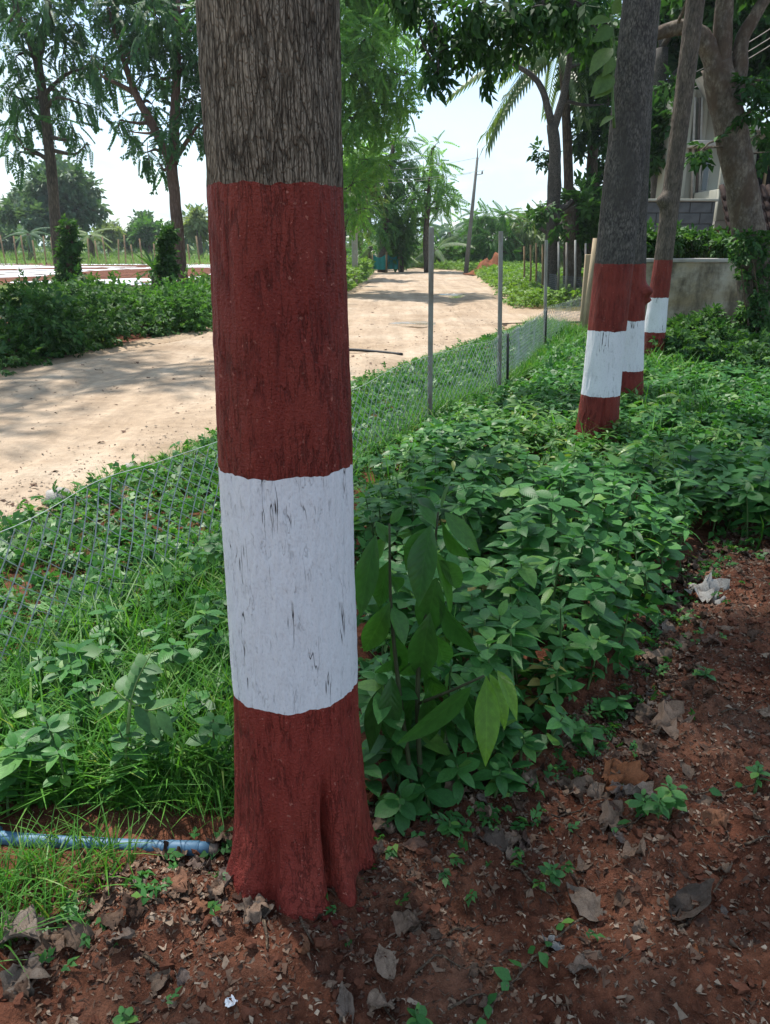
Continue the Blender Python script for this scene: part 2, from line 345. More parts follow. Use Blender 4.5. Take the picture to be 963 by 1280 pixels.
def simple(name, c, rough=.7, var=.3, scale=12, bump=.2, spec=.3, metal=0., c2=None, stretch=(1, 1, 1)):
    m, t = newmat(name); k = NT(t); v = k.mapv(stretch); n = k.noise(v, scale, 5, .6); n2 = k.noise(v, scale*.2, 4)
    c2 = c2 or tuple(x*(1-var) for x in c)
    col = k.ramp(k.math('ADD', k.math('MULTIPLY', n, .5), k.math('MULTIPLY', n2, .5)), [(.36, c2), (.62, c)])
    k.out(k.pbr(col, rough, k.bump(n, bump, .01), spec, metal)); return m
M['metal'] = simple('galvanised_steel', (.30, .31, .30), .6, .4, 20, .15, .35, .35, c2=(.16, .12, .09), stretch=(1, 1, .3))
M['wire'] = simple('green_grey_wire', (.47, .51, .51), .45, .3, 9, .05, .45, .2)
M['wirefar'] = simple('dark_mesh_wire', (.13, .15, .18), .5, .2, 9, .05, .5, .3)
M['pipe'] = simple('blue_pvc', (.075, .18, .30), .55, .35, 14, .05, .45, stretch=(.3, 1, 1))
M['pipe_end'] = simple('muddy_pipe_end', (.2, .16, .13), .8, .5, 30, .4)
M['concrete'] = simple('weathered_concrete', (.42, .4, .37), .9, .35, 10, .3)
M['stone'] = simple('pale_stone', (.42, .39, .36), .9, .45, 14, .6)
M['stone_red'] = simple('reddish_stone', (.24, .13, .08), .9, .45, 14, .6)
M['stone_dark'] = simple('dark_stone', (.12, .1, .09), .9, .45, 14, .6)
M['grit'] = simple('road_grit', (.46, .36, .27), .95, .45, 3, .3, .1)
M['clod'] = simple('soil_clod', (.14, .056, .035), .97, .45, 40, .6, .05)
M['ridge'] = simple('field_soil', (.14, .085, .055), .97, .45, 2, .5, .05)
M['mound'] = simple('red_earth_mound', (.27, .11, .06), .97, .4, 3, .8, .05)
M['block'] = simple('grey_block', (.13, .135, .14), .92, .4, 6, .4, .15)
M['mortar'] = simple('mortar', (.07, .07, .07), .95, .3, 8, .3, .1)
M['house'] = simple('cream_wall_paint', (.42, .41, .35), .85, .28, 1.2, .1, .2, c2=(.22, .22, .18), stretch=(1, 1, .35))
M['pole'] = simple('grey_pole', (.2, .19, .175), .9, .35, 10, .3)
M['rust'] = simple('red_brick_plaster', (.2, .075, .05), .9, .4, 8, .4, .1)
M['tile'] = simple('red_brown_tile', (.045, .028, .024), .85, .4, 8, .3, .15)
M['glass'] = simple('window_glass', (.06, .075, .085), .12, .2, 3, 0, .6)
M['dark'] = simple('interior_shade_black', (.012, .012, .012), .95, .2, 3, 0, .05)  # near-black colour standing for the shade inside the verandah
M['plastic'] = simple('white_mulch_film', (.66, .68, .71), .45, .2, 2, .4, .4)
M['wood'] = simple('weathered_wood', (.3, .21, .12), .85, .4, 10, .3, .15, stretch=(8, 8, .6))
M['plank'] = simple('pale_plank', (.42, .33, .22), .85, .3, 10, .3, .15, stretch=(8, 8, .6))
M['teal'] = simple('teal_net', (.03, .24, .22), .7, .3, 3, .1, .2)
M['rubber'] = simple('black_rubber', (.02, .02, .02), .55, .2, 9, .1, .35)
M['stem'] = simple('green_stem', (.09, .16, .05), .6, .4, 30, .2)
M['stem_pale'] = simple('pale_green_stem', (.2, .3, .1), .5, .3, 20, .1)
M['stem_dark'] = simple('dark_stem', (.05, .06, .025), .7, .4, 30, .2)
M['scrap'] = simple('white_scrap', (.75, .76, .8), .6, .1, 20, .3)
def mat_wall():
    m, t = newmat('stained_plaster'); k = NT(t)
    n = k.noise(k.mapv((1.6, 1, .7)), 1.6, 7, .65); n2 = k.noise(k.mapv((1, 1, 1)), 8, 6, .65); n3 = k.noise(k.mapv((.6, 1, 1)), 2.2, 5, .6)
    col = k.ramp(n3, [(.35, (.30, .235, .13)), (.65, (.40, .375, .31))])
    col = k.mix(k.ramp(k.math('ADD', k.math('MULTIPLY', n, .75), k.math('MULTIPLY', n2, .25)), [(.44, (0, 0, 0)), (.58, (.85, .85, .85))]), col, C(.08, .066, .048))
    k.out(k.pbr(col, .92, k.bump(n2, .3, .02), .12)); return m
M['wall'] = mat_wall()
def mat_dry(name, stops, perobj=True):
    m, t = newmat(name); k = NT(t)
    r = k.n('ShaderNodeObjectInfo').outputs['Random'] if perobj else k.n('ShaderNodeNewGeometry').outputs['Random Per Island']
    col = k.ramp(r, stops); n = k.noise(k.mapv((1, 1, 1)), 45, 5, .65)
    col = k.mix(.5, col, k.ramp(n, [(.3, (.2, .2, .2)), (.7, (.75, .75, .75))]), 'OVERLAY')
    so_ = k.n('ShaderNodeSeparateXYZ', {0: k.n('ShaderNodeTexCoord').outputs['Object']}); ax = k.math('ABSOLUTE', so_.outputs['X'])
    if perobj:
        w = k.math('SINE', k.math('MULTIPLY', k.math('SUBTRACT', so_.outputs['Y'], k.math('MULTIPLY', ax, 1.2)), 48.))
        vn = k.math('MAXIMUM', k.ramp(w, [(.9, (0, 0, 0)), (1, (.5, .5, .5))]), k.ramp(ax, [(.004, (1, 1, 1)), (.018, (0, 0, 0))])); col = k.mix(k.math('MULTIPLY', vn, .4), col, C(.06, .035, .025))
        bl = k.noise(k.mapv((1, 1, 1)), 4.5, 5, .65); col = k.mix(k.ramp(bl, [(.52, (0, 0, 0)), (.68, (.65, .65, .65))]), col, C(.05, .032, .024))
    k.out(k.pbr(col, .85, k.bump(n, .5, .006), .15)); return m
M['dry'] = mat_dry('dry_leaf', [(0, (.05, .028, .02)), (.35, (.11, .068, .047)), (.65, (.17, .12, .088)), (.85, (.15, .12, .105)), (1, (.2, .09, .05))])
M['litter'] = mat_dry('leaf_litter', [(0, (.05, .026, .019)), (.4, (.12, .07, .048)), (.8, (.2, .135, .095)), (1, (.32, .25, .19))], False)
M['dry_grey'] = mat_dry('grey_dry_leaf', [(0, (.14, .108, .086)), (1, (.2, .16, .13))])
M['dry_pale'] = mat_dry('pale_dry_leaf', [(0, (.25, .24, .225)), (1, (.29, .28, .26))])
M['dry_orange'] = mat_dry('orange_dry_leaf', [(0, (.25, .09, .04)), (1, (.28, .11, .05))])
M['dry_tan'] = mat_dry('tan_dry_leaf', [(0, (.17, .11, .077)), (1, (.24, .17, .125))])
M['dry_dark'] = mat_dry('dark_dry_leaf', [(0, (.085, .062, .048)), (1, (.11, .082, .065))])
def mat_water():
    m, t = newmat('puddle_water'); k = NT(t); n = k.noise(k.mapv((1, 1, 1)), 3, 3)
    k.out(k.pbr(C(.30, .25, .19), .04, k.bump(n, .02, .01), .5)); return m
M['water'] = mat_water()

# ------------------------------------------------------------------ terrain
RL = np.array([(-9, -12), (-7.6, 0), (-6.0, 5), (-4.64, 9.3), (-4.15, 11.5), (-3.2, 14.6), (-1.35, 22.6), (-.85, 33), (-.6, 46), (-3.5, 52), (-14, 58), (-40, 64)])
RR = np.array([(-4.8, -12), (-3.6, 0), (-2.7, 2.5), (-2.2, 4.03), (-1.9, 4.97), (-1.4, 6.22), (-.38, 8.74), (.92, 11.5), (2.3, 14.6), (2.95, 18.5), (3.2, 20.8), (3.9, 30), (4.7, 44), (4.2, 49), (1.5, 53), (-8, 60), (-36, 68)])
BC = np.array([(1.5, 17), (3.6, 17.4), (6, 18.2), (9.5, 19.6), (20, 24)])          # centre line of the side track
def rl(y): return np.interp(y, RL[:, 1], RL[:, 0])
def rr(y): return np.interp(y, RR[:, 1], RR[:, 0])
def road_in(x, y):                       # >0 inside the road, metres from the edge
    d1 = np.minimum(x-rl(y), rr(y)-x); d1 = np.where((y > 64), -1, d1)
    yc = np.interp(x, BC[:, 0], BC[:, 1]); d2 = np.where(x > 1.5, 1.25-np.abs(y-yc), -9)
    return np.maximum(d1, d2)
def soil_mask(x, y):                     # bare red soil in the foreground
    edge = np.interp(x, [-3, -1.2, -.45, 0, .25, .55, 1., 1.3, 1.7, 2.2, 6], [.9, 1.35, 1.75, 1.75, 1.85, 2.1, 2.7, 3.2, 3.7, 4.2, 5.4])
    return sstep(.25, -.15, y-edge)
def H(x, y, fine=True):
    x = np.asarray(x, float); y = np.asarray(y, float); rd = road_in(x, y)
    h = .25*sstep(-6, -9, x-rl(np.minimum(y, 40))-5.5+0*x)*sstep(12, 20, y)
    h = h + .10*fbm(x*.18, y*.18, 0, 3, 5)*sstep(3, 12, np.hypot(x, y))*sstep(0, -1.5, rd)
    h = h + .12*sstep(-.2, -1.2, rd)*sstep(4, 7, y)*(x > rl(y)-99)*.3
    if fine:
        s = soil_mask(x, y)
        lump = .028*fbm(x*3.1, y*3.1, 0, 4, 21) + .03*np.maximum(0, fbm(x*8, y*8, 0, 4, 29)-.1) + .013*np.abs(fbm(x*15, y*15, 0, 3, 31)) - .03*np.maximum(0, fbm(x*6, y*6, 0, 3, 37)-.35) + .009*fbm(x*42, y*42, 0, 2, 41)
        dip = -.05*np.exp(-(((x-.62)/.3)**2+((y-1.42)/.12)**2)) - .06*np.exp(-((x-.25-.55*(y-1.3))/.16)**2)*sstep(1.5, 1.8, y)*sstep(4.2, 3.4, y)
        ridge = .07*np.exp(-((x-1.75-.25*(y-2.6))/.35)**2)*sstep(2, 2.6, y)*sstep(5, 3.8, y)
        mnd = -.03*np.exp(-(((x+.2)/.34)**2+((y-1.62)/.34)**2))
        h = h + (lump+dip+ridge)*np.maximum(s, .35)*sstep(12, 6, y) + mnd - .045*np.exp(0)*0
    h = h - .12*sstep(-.05, .3, rd)
    return h
def axis(a, b, st, lo, hi, g=1.12):
    m = list(np.arange(a, b, st)); s, x = st, a
    L = []
    while x > lo: s *= g; x -= s; L.append(x)
    R = []; s, x = st, m[-1]
    while x < hi: s *= g; x += s; R.append(x)
    return np.array(L[::-1]+m+R)
def grid(xs, ys, hf):
    X, Y = np.meshgrid(xs, ys); V = np.stack([X, Y, hf(X, Y)], -1).reshape(-1, 3)
    nx, ny = len(xs), len(ys); i = (np.arange(ny-1)[:, None]*nx + np.arange(nx-1)[None]).ravel()
    return V, np.stack([i, i+1, i+1+nx, i+nx], 1)
V, F = grid(axis(-1.9, 2.3, .013, -500, 500, 1.09), axis(.75, 3.6, .013, -60, 700, 1.075), H)
me = mesh('ground', V, F, M['ground'])
rd = road_in(V[:, 0], V[:, 1]); zr = sstep(-1.0, .15, rd)
zg = sstep(14, 20, V[:, 1])*sstep(-.3, -1.2, rd); zg = np.maximum(zg, sstep(-8, -12, V[:, 0]))*(1-.0*zr)
inrow = sstep(24, 26, V[:, 1])*sstep(54, 51, V[:, 1]-.1*(-6-V[:, 0]))*sstep(-6, -7, V[:, 0]); zg = zg*(1-inrow)
ca = me.color_attributes.new('zone', 'FLOAT_COLOR', 'POINT')
ca.data.foreach_set('color', np.stack([zr, zg, zr*0, zr*0+1], 1).astype(np.float32).ravel())
tag(link('ground', me), kind='structure')
# the road: a strip between its two edges, and the side track
ys = np.concatenate([np.arange(-12, 3, .5), np.arange(3, 24, .14), np.arange(24, 64, .5)]); ts = np.linspace(0, 1, 46)
Lx = rl(ys) - .08 + .16*fbm(ys*.9, 3., 0, 3, 3); Rx = rr(ys) + .1 + .18*fbm(ys*.9, 9., 0, 3, 4)
X = Lx[:, None]*(1-ts) + Rx[:, None]*ts; Y = np.repeat(ys[:, None], len(ts), 1)
PUD = [(G(u, v), ru*mpp(G(u, v)[1], 0), rv*mpp(G(u, v)[1], 0)*G(u, v)[1]/1.6) for u, v, ru, rv in ((513, 403, 30, 4), (562, 368, 24, 3.2), (648, 404, 17, 3), (360, 398, 20, 3))]
def pud(X, Y): return sum(np.exp(-((X-c[0])/rx)**2-((Y-c[1])/ry)**2) for c, rx, ry in PUD)
def road_z(X, Y, tt): return .012 - .06*pud(X, Y) + .03*fbm(X*.5, Y*.35, 0, 3, 8)*np.minimum(1, np.minimum(tt, 1-tt)*8) + .008*fbm(X*4, Y*4, 0, 3, 9) - .035*(np.exp(-((tt-.33-.02*np.sin(Y*.3))/.05)**2)+np.exp(-((tt-.7-.02*np.sin(Y*.3))/.05)**2)) - .1*(np.minimum(np.abs(tt-.5)*2, 1))**14
Z = road_z(X, Y, ts[None]); n = len(ts); i = (np.arange(len(ys)-1)[:, None]*n + np.arange(n-1)[None]).ravel()
tag(link('dirt_road', mesh('dirt_road', np.stack([X, Y, Z], -1).reshape(-1, 3), np.stack([i, i+1, i+1+n, i+n], 1), M['road'])), kind='structure')
xs = np.arange(1.6, 20, .2); ts = np.linspace(-1, 1, 18); yc = np.interp(xs, BC[:, 0], BC[:, 1])
Y = yc[:, None] + ts[None]*(1.25+.15*fbm(xs*.8, 1., 0, 3, 6))[:, None]; X = np.repeat(xs[:, None], 18, 1)
Z = .016 + .02*fbm(X*.6, Y*.6, 0, 3, 12) - .02*np.abs(ts[None])**6; n = 18; i = (np.arange(len(xs)-1)[:, None]*n + np.arange(n-1)[None]).ravel()
tag(link('dirt_track', mesh('dirt_track', np.stack([X, Y, Z], -1).reshape(-1, 3), np.stack([i+n, i+1+n, i+1, i], 1), M['road'])), kind='structure')
for k, (c, rx, ry) in enumerate(PUD):
    a = np.linspace(0, 2*math.pi, 48, endpoint=False); r = 1.1+.25*fbm(np.cos(a)*1.5+k*9, np.sin(a)*1.5, 0, 3, 13); zw = -.026
    ring = np.stack([c[0]+np.cos(a)*rx*r, c[1]+np.sin(a)*ry*r, np.full(48, zw)], 1)
    V = np.concatenate([ring, ring*[1, 1, 0]+[0, 0, zw-.04], [[c[0], c[1], zw]]])
    F = [(j, (j+1) % 48, 48+(j+1) % 48, 48+j) for j in range(48)] + [(96, j, (j+1) % 48, (j+2) % 48) for j in range(0, 48, 2)]
    tag(add('puddle', (V, np.array(F)), M['water']), kind='structure')

# ------------------------------------------------------------------ leaf and frond templates
def leaf_t(n=3, w=.24, fold=.12, droop=.25, sharp=.85, wav=0., rnd=1.):
    V = []; F = []
    for i in range(n+1):
        t = i/n; hw = w*max(math.sin(math.pi*min(t, .999)**sharp)**rnd, .02 if i in (0, n) else 0) if 0 < i < n else w*.02
        z = -droop*t*t; wv = wav*math.sin(t*9)
        V += [(-hw, t, z+fold*hw/w*w+wv), (0, t, z), (hw, t, z+fold*hw/w*w-wv)]
    for i in range(n):
        for j in (0, 1): a = i*3+j; F.append((a, a+1, a+4, a+3))
    return np.array(V), np.array(F)
def quad_t(w=.3, fold=.1, droop=.12): return np.array([(0, 0, 0), (w, .45, fold), (0, 1, -droop), (-w, .45, fold)], float), np.array([(0, 1, 2, 3)])
def frond_t(pairs=6, ll=.32, lw=.3, droop=.5, sag=.3, tip=True, ang=62):
    L = []; q = quad_t(lw, .05, .1)
    t = np.linspace(.18, .96, pairs); pos = np.stack([0*t, t, -droop*t*t], 1)
    for s in (-1, 1):
        a = math.radians(ang)*(1-.35*t); d = np.stack([s*np.sin(a), np.cos(a), -sag*np.ones_like(t)-droop*t], 1)
        up = np.tile([0, 0, 1.], (pairs, 1)); L.append(scatter(q, pos, d, up, ll*(1-.45*np.abs(t-.45))))
    if tip: L.append(scatter(q, pos[-1:], [[0, 1, -droop]], [[0, 0, 1.]], ll*.9))
    tt = np.linspace(0, 1, 4); V = np.array([(x, y, -droop*y*y) for y in tt for x in (-.008, .008)]); F = np.array([(2*i, 2*i+1, 2*i+3, 2*i+2) for i in range(3)])
    return join(*L, (V, F))
FROND = [frond_t(8, .27, .26, .45, .3), frond_t(7, .3, .24, .7, .45), frond_t(9, .24, .26, .3, .2)]
FINE = [frond_t(9, .26, .2, .5, .3), frond_t(8, .3, .18, .7, .3)]
BROAD = [leaf_t(2, .22, .15, .3), leaf_t(2, .26, .1, .15)]
TUFT = []
for q in range(3):                    # a twig with seven leaves
    nn = 7; t = np.linspace(.2, 1, nn); a = np.arange(nn)*2.4+q; d = np.stack([np.cos(a), .6+.6*t, np.sin(a)*.5-.3], 1)
    TUFT.append(scatter(quad_t(.27, .12, .18), np.stack([0*t, t*.7, -.1*t], 1), d, np.tile([.1, .1, 1.], (nn, 1)), .45+.15*np.sin(a)))
HANG = []
for q in range(2):                    # drooping twig of long leaves
    nn = 8; t = np.linspace(.1, 1, nn); a = np.arange(nn)*2.4+q; d = np.stack([np.cos(a)*.55, .5+0*t, np.sin(a)*.4-.55], 1)
    HANG.append(scatter(quad_t(.2, .08, .1), np.stack([0*t, t*.7, -.35*t*t], 1), d, np.tile([.2, .1, 1.], (nn, 1)), .55+.12*np.sin(a)))

def blob_leaves(blobs, Ts, size, droop=.3, flat=.75, shell=.55):
    """blobs: (centre, radius, count); leaf sprays point outward and hang a little"""
    Ps, Ds, Us, Ss = [], [], [], []
    for c, r, n in blobs:
        d = norm(rng.normal(size=(n, 3))); rad = r*(rng.random(n)**shell)*(1+.25*rng.normal(size=n)*.6)
        p = np.asarray(c) + d*rad[:, None]*np.array([1, 1, flat])
        o = norm(d*.8 + rng.normal(size=(n, 3))*.6 + [0, 0, -droop])
        Ps.append(p); Ds.append(o); Us.append(norm(np.array([0, 0, 1.])+rng.normal(size=(n, 3))*.45+d*.2)); Ss.append(size*rng.uniform(.65, 1.3, n))
    return multi(Ts, np.concatenate(Ps), np.concatenate(Ds), np.concatenate(Us), np.concatenate(Ss))
def tree(name, label, base, limbs, blobs, Ts, size, leafmat, barkmat, cat='tree', group=None, seg=10, twigr=.02, droop=.3, flat=.75, root=None, nbr=None):
    """limbs: list of (control points, radius start, radius end); every blob gets a branch from the nearest limb"""
    e = root or empty(name, base, label, cat, group); L = []; nodes = []; nrad = []
    for pts, r0, r1 in limbs:
        c = curve(pts, max(5, len(pts)*4)); L.append(tube(c, np.linspace(r0, r1, len(c)), seg, .12)); nodes.append(c); nrad.append(np.linspace(r0, r1, len(c)))
    nodes = np.concatenate(nodes); nrad = np.concatenate(nrad)
    for c, r, n in (blobs if nbr is None else blobs[:nbr]):
        c = np.asarray(c, float); k = np.argmin(np.linalg.norm(nodes-c, axis=1) + np.maximum(0, nodes[:, 2]-c[2])*1.2 + (nodes[:, 2] < nodes[:, 2].max()*.3)*2)
        a = nodes[k]; mid = (a+c)/2 + rng.normal(size=3)*.12*np.linalg.norm(c-a)
        L.append(tube(curve([a, mid, c], 7), np.linspace(min(nrad[k]*.6, twigr*2.2), twigr*.5, 7), 5))
        for q in range(3):
            d = norm(rng.normal(size=3)); L.append(tube(curve([c, c+d*r*.45+[0, 0, .05*r], c+d*r*.9], 4), np.linspace(twigr*.5, twigr*.2, 4), 4))
    add('trunk', join(*L), barkmat, e); add('crown', blob_leaves(blobs, Ts, size, droop, flat), leafmat, e)
    return e
def pb(lst, Y, dens, jit=0.):            # photo blobs -> world blobs at distance Y
    out = []
    for b in lst:
        u, v, r = b[:3]; y = Y + (rng.uniform(-1, 1)*jit); m = mpp(y, 3); out.append((P(u, v, y), r*m, int(dens*r*r/100*(b[3] if len(b) > 3 else 1))+4))
    return out

# ------------------------------------------------------------------ painted roadside trees
def painted(name, label, cx, cy, rz, bands, edge, wh, bk, res=(320, .0045), top=5.2, lean=(0, 0), dents=(), limbs=(), crown=(), crownT=BROAD, crownS=.3, crownmat='dark_tree', fr=60, amp=.004, knots=(), z0=0.):
    e = empty(name, (cx, cy, z0), label, 'tree', 'trees painted with red and white bands')
    zs_, rs_ = zip(*rz); nth, dz = res; th = np.linspace(0, 2*math.pi, nth, endpoint=False); seed = int(abs(cx)*100+cy*37)
    def surf(TH, Z, soft):
        r = np.interp(Z, zs_, rs_); X0, Y0 = np.cos(TH), np.sin(TH)
        g = fbm(X0*r*fr, Y0*r*fr, Z*fr*.14, 3, seed)
        r = r*(1+.035*fbm(X0*1.5, Y0*1.5, Z*1.1, 2, seed+3)+.012*fbm(X0*4, Y0*4, Z*5, 2, seed+4)) + amp*soft*(-np.abs(g)+.3) + amp*.35*soft*noise(X0*r*fr*3, Y0*r*fr*3, Z*fr*.6, seed+5)
        for t0, w, dep, zt in dents:
            r = r - dep*np.exp(-((np.angle(np.exp(1j*(TH-t0))))/w)**2)*sstep(zt, zt*.35, Z)
        for t0, z1, w, dep in knots:
            r = r + dep*np.exp(-((np.angle(np.exp(1j*(TH-t0))))*r/w)**2-((Z-z1)/w)**2)
        flare = sstep(.2, -.02, Z); r = r + flare*.034*fbm(X0*2.5, Y0*2.5, 0, 2, seed+9)
        return np.stack([cx + lean[0]*Z + X0*r, cy + lean[1]*Z + Y0*r, Z+z0], -1)
    def bound(z, a): return z + a*fbm(np.cos(th)*3, np.sin(th)*3, z, 2, seed+11) + a*.7*noise(np.cos(th)*16, np.sin(th)*16, z*3, seed+12)*.8
    def seg(za, zb, soft, nm, mat):
        nz = max(4, int((zb.mean()-za.mean())/dz)); t = np.linspace(0, 1, nz)[:, None]; Z = za[None]*(1-t)+zb[None]*t; TH = np.repeat(th[None], nz, 0)
        V = surf(TH, Z, soft).reshape(-1, 3); i = np.arange(nz-1)[:, None]*nth; j = np.arange(nth)[None]; jn = (j+1) % nth
        F = np.stack([(i+j).ravel(), (i+jn).ravel(), (i+nth+jn).ravel(), (i+nth+j).ravel()], 1); return add(nm, (V, F), mat, e)
    b = [np.full(nth, -.14)] + [bound(z, edge) for z in bands]
    tag(seg(b[0], b[1], .8, 'paint_band', M['red_lit_clean'] if wh == 'white' else M['red']), 'lower red painted band'); tag(seg(b[1], b[2], .55, 'paint_band', M[wh]), 'white painted band'); tag(seg(b[2], b[3], .75, 'paint_band', M['red']), 'upper red painted band')
    zt = np.full(nth, min(2.5 if res[1] < .006 else 4.3, top)); seg(b[3], zt, 1., 'bark', M[bk])
    r1 = np.interp(zt[0], zs_, rs_); c0 = np.array([cx+lean[0]*zt[0], cy+lean[1]*zt[0], zt[0]+z0-.05]); c1 = np.array([cx+lean[0]*top, cy+lean[1]*top, top+z0])
    lm = [([c0, (c0+c1)/2+[.02, 0, 0], c1], r1*1.0, r1*.75)] + [([np.array(q) for q in pts], a, bb) for pts, a, bb in limbs]
    tree(None, None, None, lm, crown, crownT, crownS, M[crownmat], M[bk], root=e, seg=20, twigr=.025, droop=.5)
    return e
def canopy(c, rad, n, per, r=(.6, 1.0)):
    out = []
    while len(out) < n:
        d = norm(rng.normal(size=3)); p = np.array(c)+d*np.array(rad)*rng.random()**.5
        out.append((p, rng.uniform(*r), per))
    return out
A = math.radians
painted('painted_tree', 'large tree trunk with red and white painted bands beside the blue pipe', -.215, 1.6,
        [(-.14, .25), (-.03, .208), (.03, .187), (.08, .176), (.17, .164), (.3, .156), (.47, .148), (1.04, .143), (1.6, .131), (1.95, .127), (2.5, .122), (6, .1)], [.522, 1.058, 1.602], .0045, 'white', 'bark',
        lean=(.004, 0), dents=[(A(-90+30), .075, .062, .40), (A(-90-18), .10, .02, .36), (A(-90+8), .12, .012, .25), (A(-90-50), .2, .008, .5)],
        top=8., limbs=[([(-.2, 1.6, 7.9), (-.9, 2.6, 9), (-2, 4, 10)], .075, .03), ([(-.2, 1.6, 7.9), (.5, 1.6, 9), (1.0, 2.0, 10)], .07, .03), ([(-.2, 1.6, 7.9), (-.5, 3, 9.4), (-.8, 4.6, 10.6)], .07, .03)],
        crown=canopy((-1.0, 3.6, 10.4), (2.2, 2.2, 1.0), 26, 52), fr=62, amp=.0042)
painted('painted_tree', 'dark barked painted tree whose white band is widest, in the weed bed', *P(752, 470, 5.8)[:2],
        [(-.12, .2), (0, .182), (.2, .156), (.57, .14), (1.03, .137), (1.5, .133), (2.5, .122), (4.3, .112), (6, .1)], [.43, .905, 1.37], .006, 'white2', 'bark2', res=(150, .012),
        lean=(.012, 0), top=8.2, dents=[(A(-90), .12, .03, .5)], knots=[(A(195), 3.35, .09, .11)],
        limbs=[([(1.73, 5.8, 8.1), (.6, 6.0, 9.3), (-1.2, 6.4, 10.4)], .095, .03), ([(1.73, 5.8, 8.1), (2.2, 5.6, 9.3), (2.6, 5.6, 10.4)], .08, .03), ([(1.73, 5.8, 8.1), (1.3, 6.8, 9.6), (.6, 8, 10.8)], .08, .03)],
        crown=canopy((-1.0, 6.6, 11), (3.2, 2.9, 1.0), 58, 58)+canopy((1.6, 6.2, 11), (1.6, 1.6, 1.0), 10, 50), amp=.006, fr=40)
tw = P(783, 440, 7.3)
oh = [(515, 8, 20), (545, 30, 22), (560, 60, 22), (548, 88, 14), (590, 15, 28), (612, 45, 22), (585, 55, 20), (640, 15, 26), (655, 45, 18), (612, 88, 5), (680, 8, 26), (705, 35, 20), (730, 8, 24), (625, 65, 12), (500, -15, 22), (755, 25, 15), (740, 45, 14)]
painted('painted_tree', 'painted tree half hidden behind another, lumpy knot above its white band', tw[0]+.045, tw[1],
        [(-.12, .2), (0, .175), (.3, .15), (1., .14), (1.3, .13), (1.6, .118), (2.5, .112), (4.3, .105), (6, .09)], [.385, .84, 1.335], .006, 'white2', 'bark2', res=(130, .014), lean=(-.06, 0), top=8.,
        knots=[(A(-30), 1.1, .05, .07), (A(-20), 1.02, .03, .05)],
        limbs=[([(tw[0]-.05, tw[1], 4.2), P(740, -60, 8), P(640, -25, 8.4), P(540, 5, 8.6)], .07, .012), ([(tw[0]-.35, tw[1], 7.9), (2.6, 8.6, 9.3), (3.0, 9.6, 10.4)], .07, .03), ([(tw[0]-.35, tw[1], 7.9), (1.2, 8.8, 9.8), (.8, 9.8, 10.8)], .07, .03)],
        crown=pb(oh, 8.5, 4.2, .5)+canopy((1.4, 9.6, 11), (2.8, 2.4, 1.0), 22, 60), crownT=HANG, crownS=.2, amp=.006, fr=40)
t3 = P(816, 430, 10.5)
painted('painted_tree', 'slender brown painted tree with narrow white band before the stained wall', t3[0], t3[1],
        [(-.12, .18), (0, .165), (.25, .15), (.7, .13), (1.5, .113), (2.5, .108), (4.3, .105), (6, .09)], [.40, .84, 1.31], .006, 'white2', 'bark3', res=(110, .016), lean=(.012, 0), top=8,
        knots=[(A(200), 2.02, .08, .09)],
        limbs=[([(t3[0]+.09, t3[1], 7.9), (3.2, 10.4, 9.2), (2.4, 10.4, 10.2)], .07, .02), ([(t3[0]+.09, t3[1], 7.9), (4.6, 10.8, 9), (5.2, 11, 10)], .07, .02)],
        crown=canopy((3.8, 10.8, 10.5), (2.6, 2.4, 1.0), 12, 42), amp=.006, fr=40)
# tree off to the side whose crown shades the road bank
tree('roadside_tree', 'tall leafy tree rooted in the bank across the road, beyond the hedge', (-6.6, 11.2, .1),
     [([(-6.6, 11.2, 0), (-6.5, 11.2, 3), (-6.3, 11.4, 6)], .2, .13), ([(-6.3, 11.4, 6), (-5.2, 12, 7.3), (-4.2, 12.4, 8)], .1, .03), ([(-6.3, 11.4, 6), (-7, 11, 8)], .1, .03)],
     canopy((-4.9, 12.2, 8.3), (2.0, 2.2, 1.2), 16, 45)+canopy((-7.4, 10.6, 8.3), (2.2, 2.2, 1.3), 14, 60)+canopy((-8.2, 13.8, 8.3), (2.2, 2.2, 1.2), 26, 80), BROAD, .3, M['mid_tree'], M['bark_far'])

# ------------------------------------------------------------------ middle distance and background trees
def trunk_px(pts, Y): return [P(u, v, Y) for u, v in pts]
Y = 27.; b0 = P(74, 330, Y)
tree('field_tree', 'thin forked tree with sparse airy crown above the ivy covered stump', (b0[0], b0[1], .2),
     [([[b0[0]+.1, Y, .1]]+trunk_px([(73, 318), (66, 230), (58, 150), (47, 75)], Y), .2, .14), (trunk_px([(47, 75), (35, 45), (23, 19), (10, -40)], Y), .15, .06), (trunk_px([(47, 75), (56, 35), (62, 0), (66, -50)], Y), .15, .06), (trunk_px([(54, 120), (80, 95), (105, 85)], Y), .08, .03), (trunk_px([(60, 200), (45, 190), (30, 185)], Y), .08, .03)],
     pb([(10, 20, 24), (35, 25, 24), (65, 12, 28), (95, 30, 24), (105, 75, 24), (80, 60, 22), (20, 70, 26), (50, 100, 22), (15, 115, 24), (80, 115, 22), (105, 130, 16), (125, 100, 14), (35, 145, 22), (70, 150, 20), (12, 160, 20), (18, 195, 16), (92, 160, 13), (108, 180, 8), (5, -20, 30), (50, -30, 34), (100, -25, 30), (140, 75, 12)], Y, 5.2, 1.2), FROND, .56, M['field_tree'], M['bark_far'], twigr=.035, droop=.55)
Y = 25.5; b0 = P(229, 356, Y)
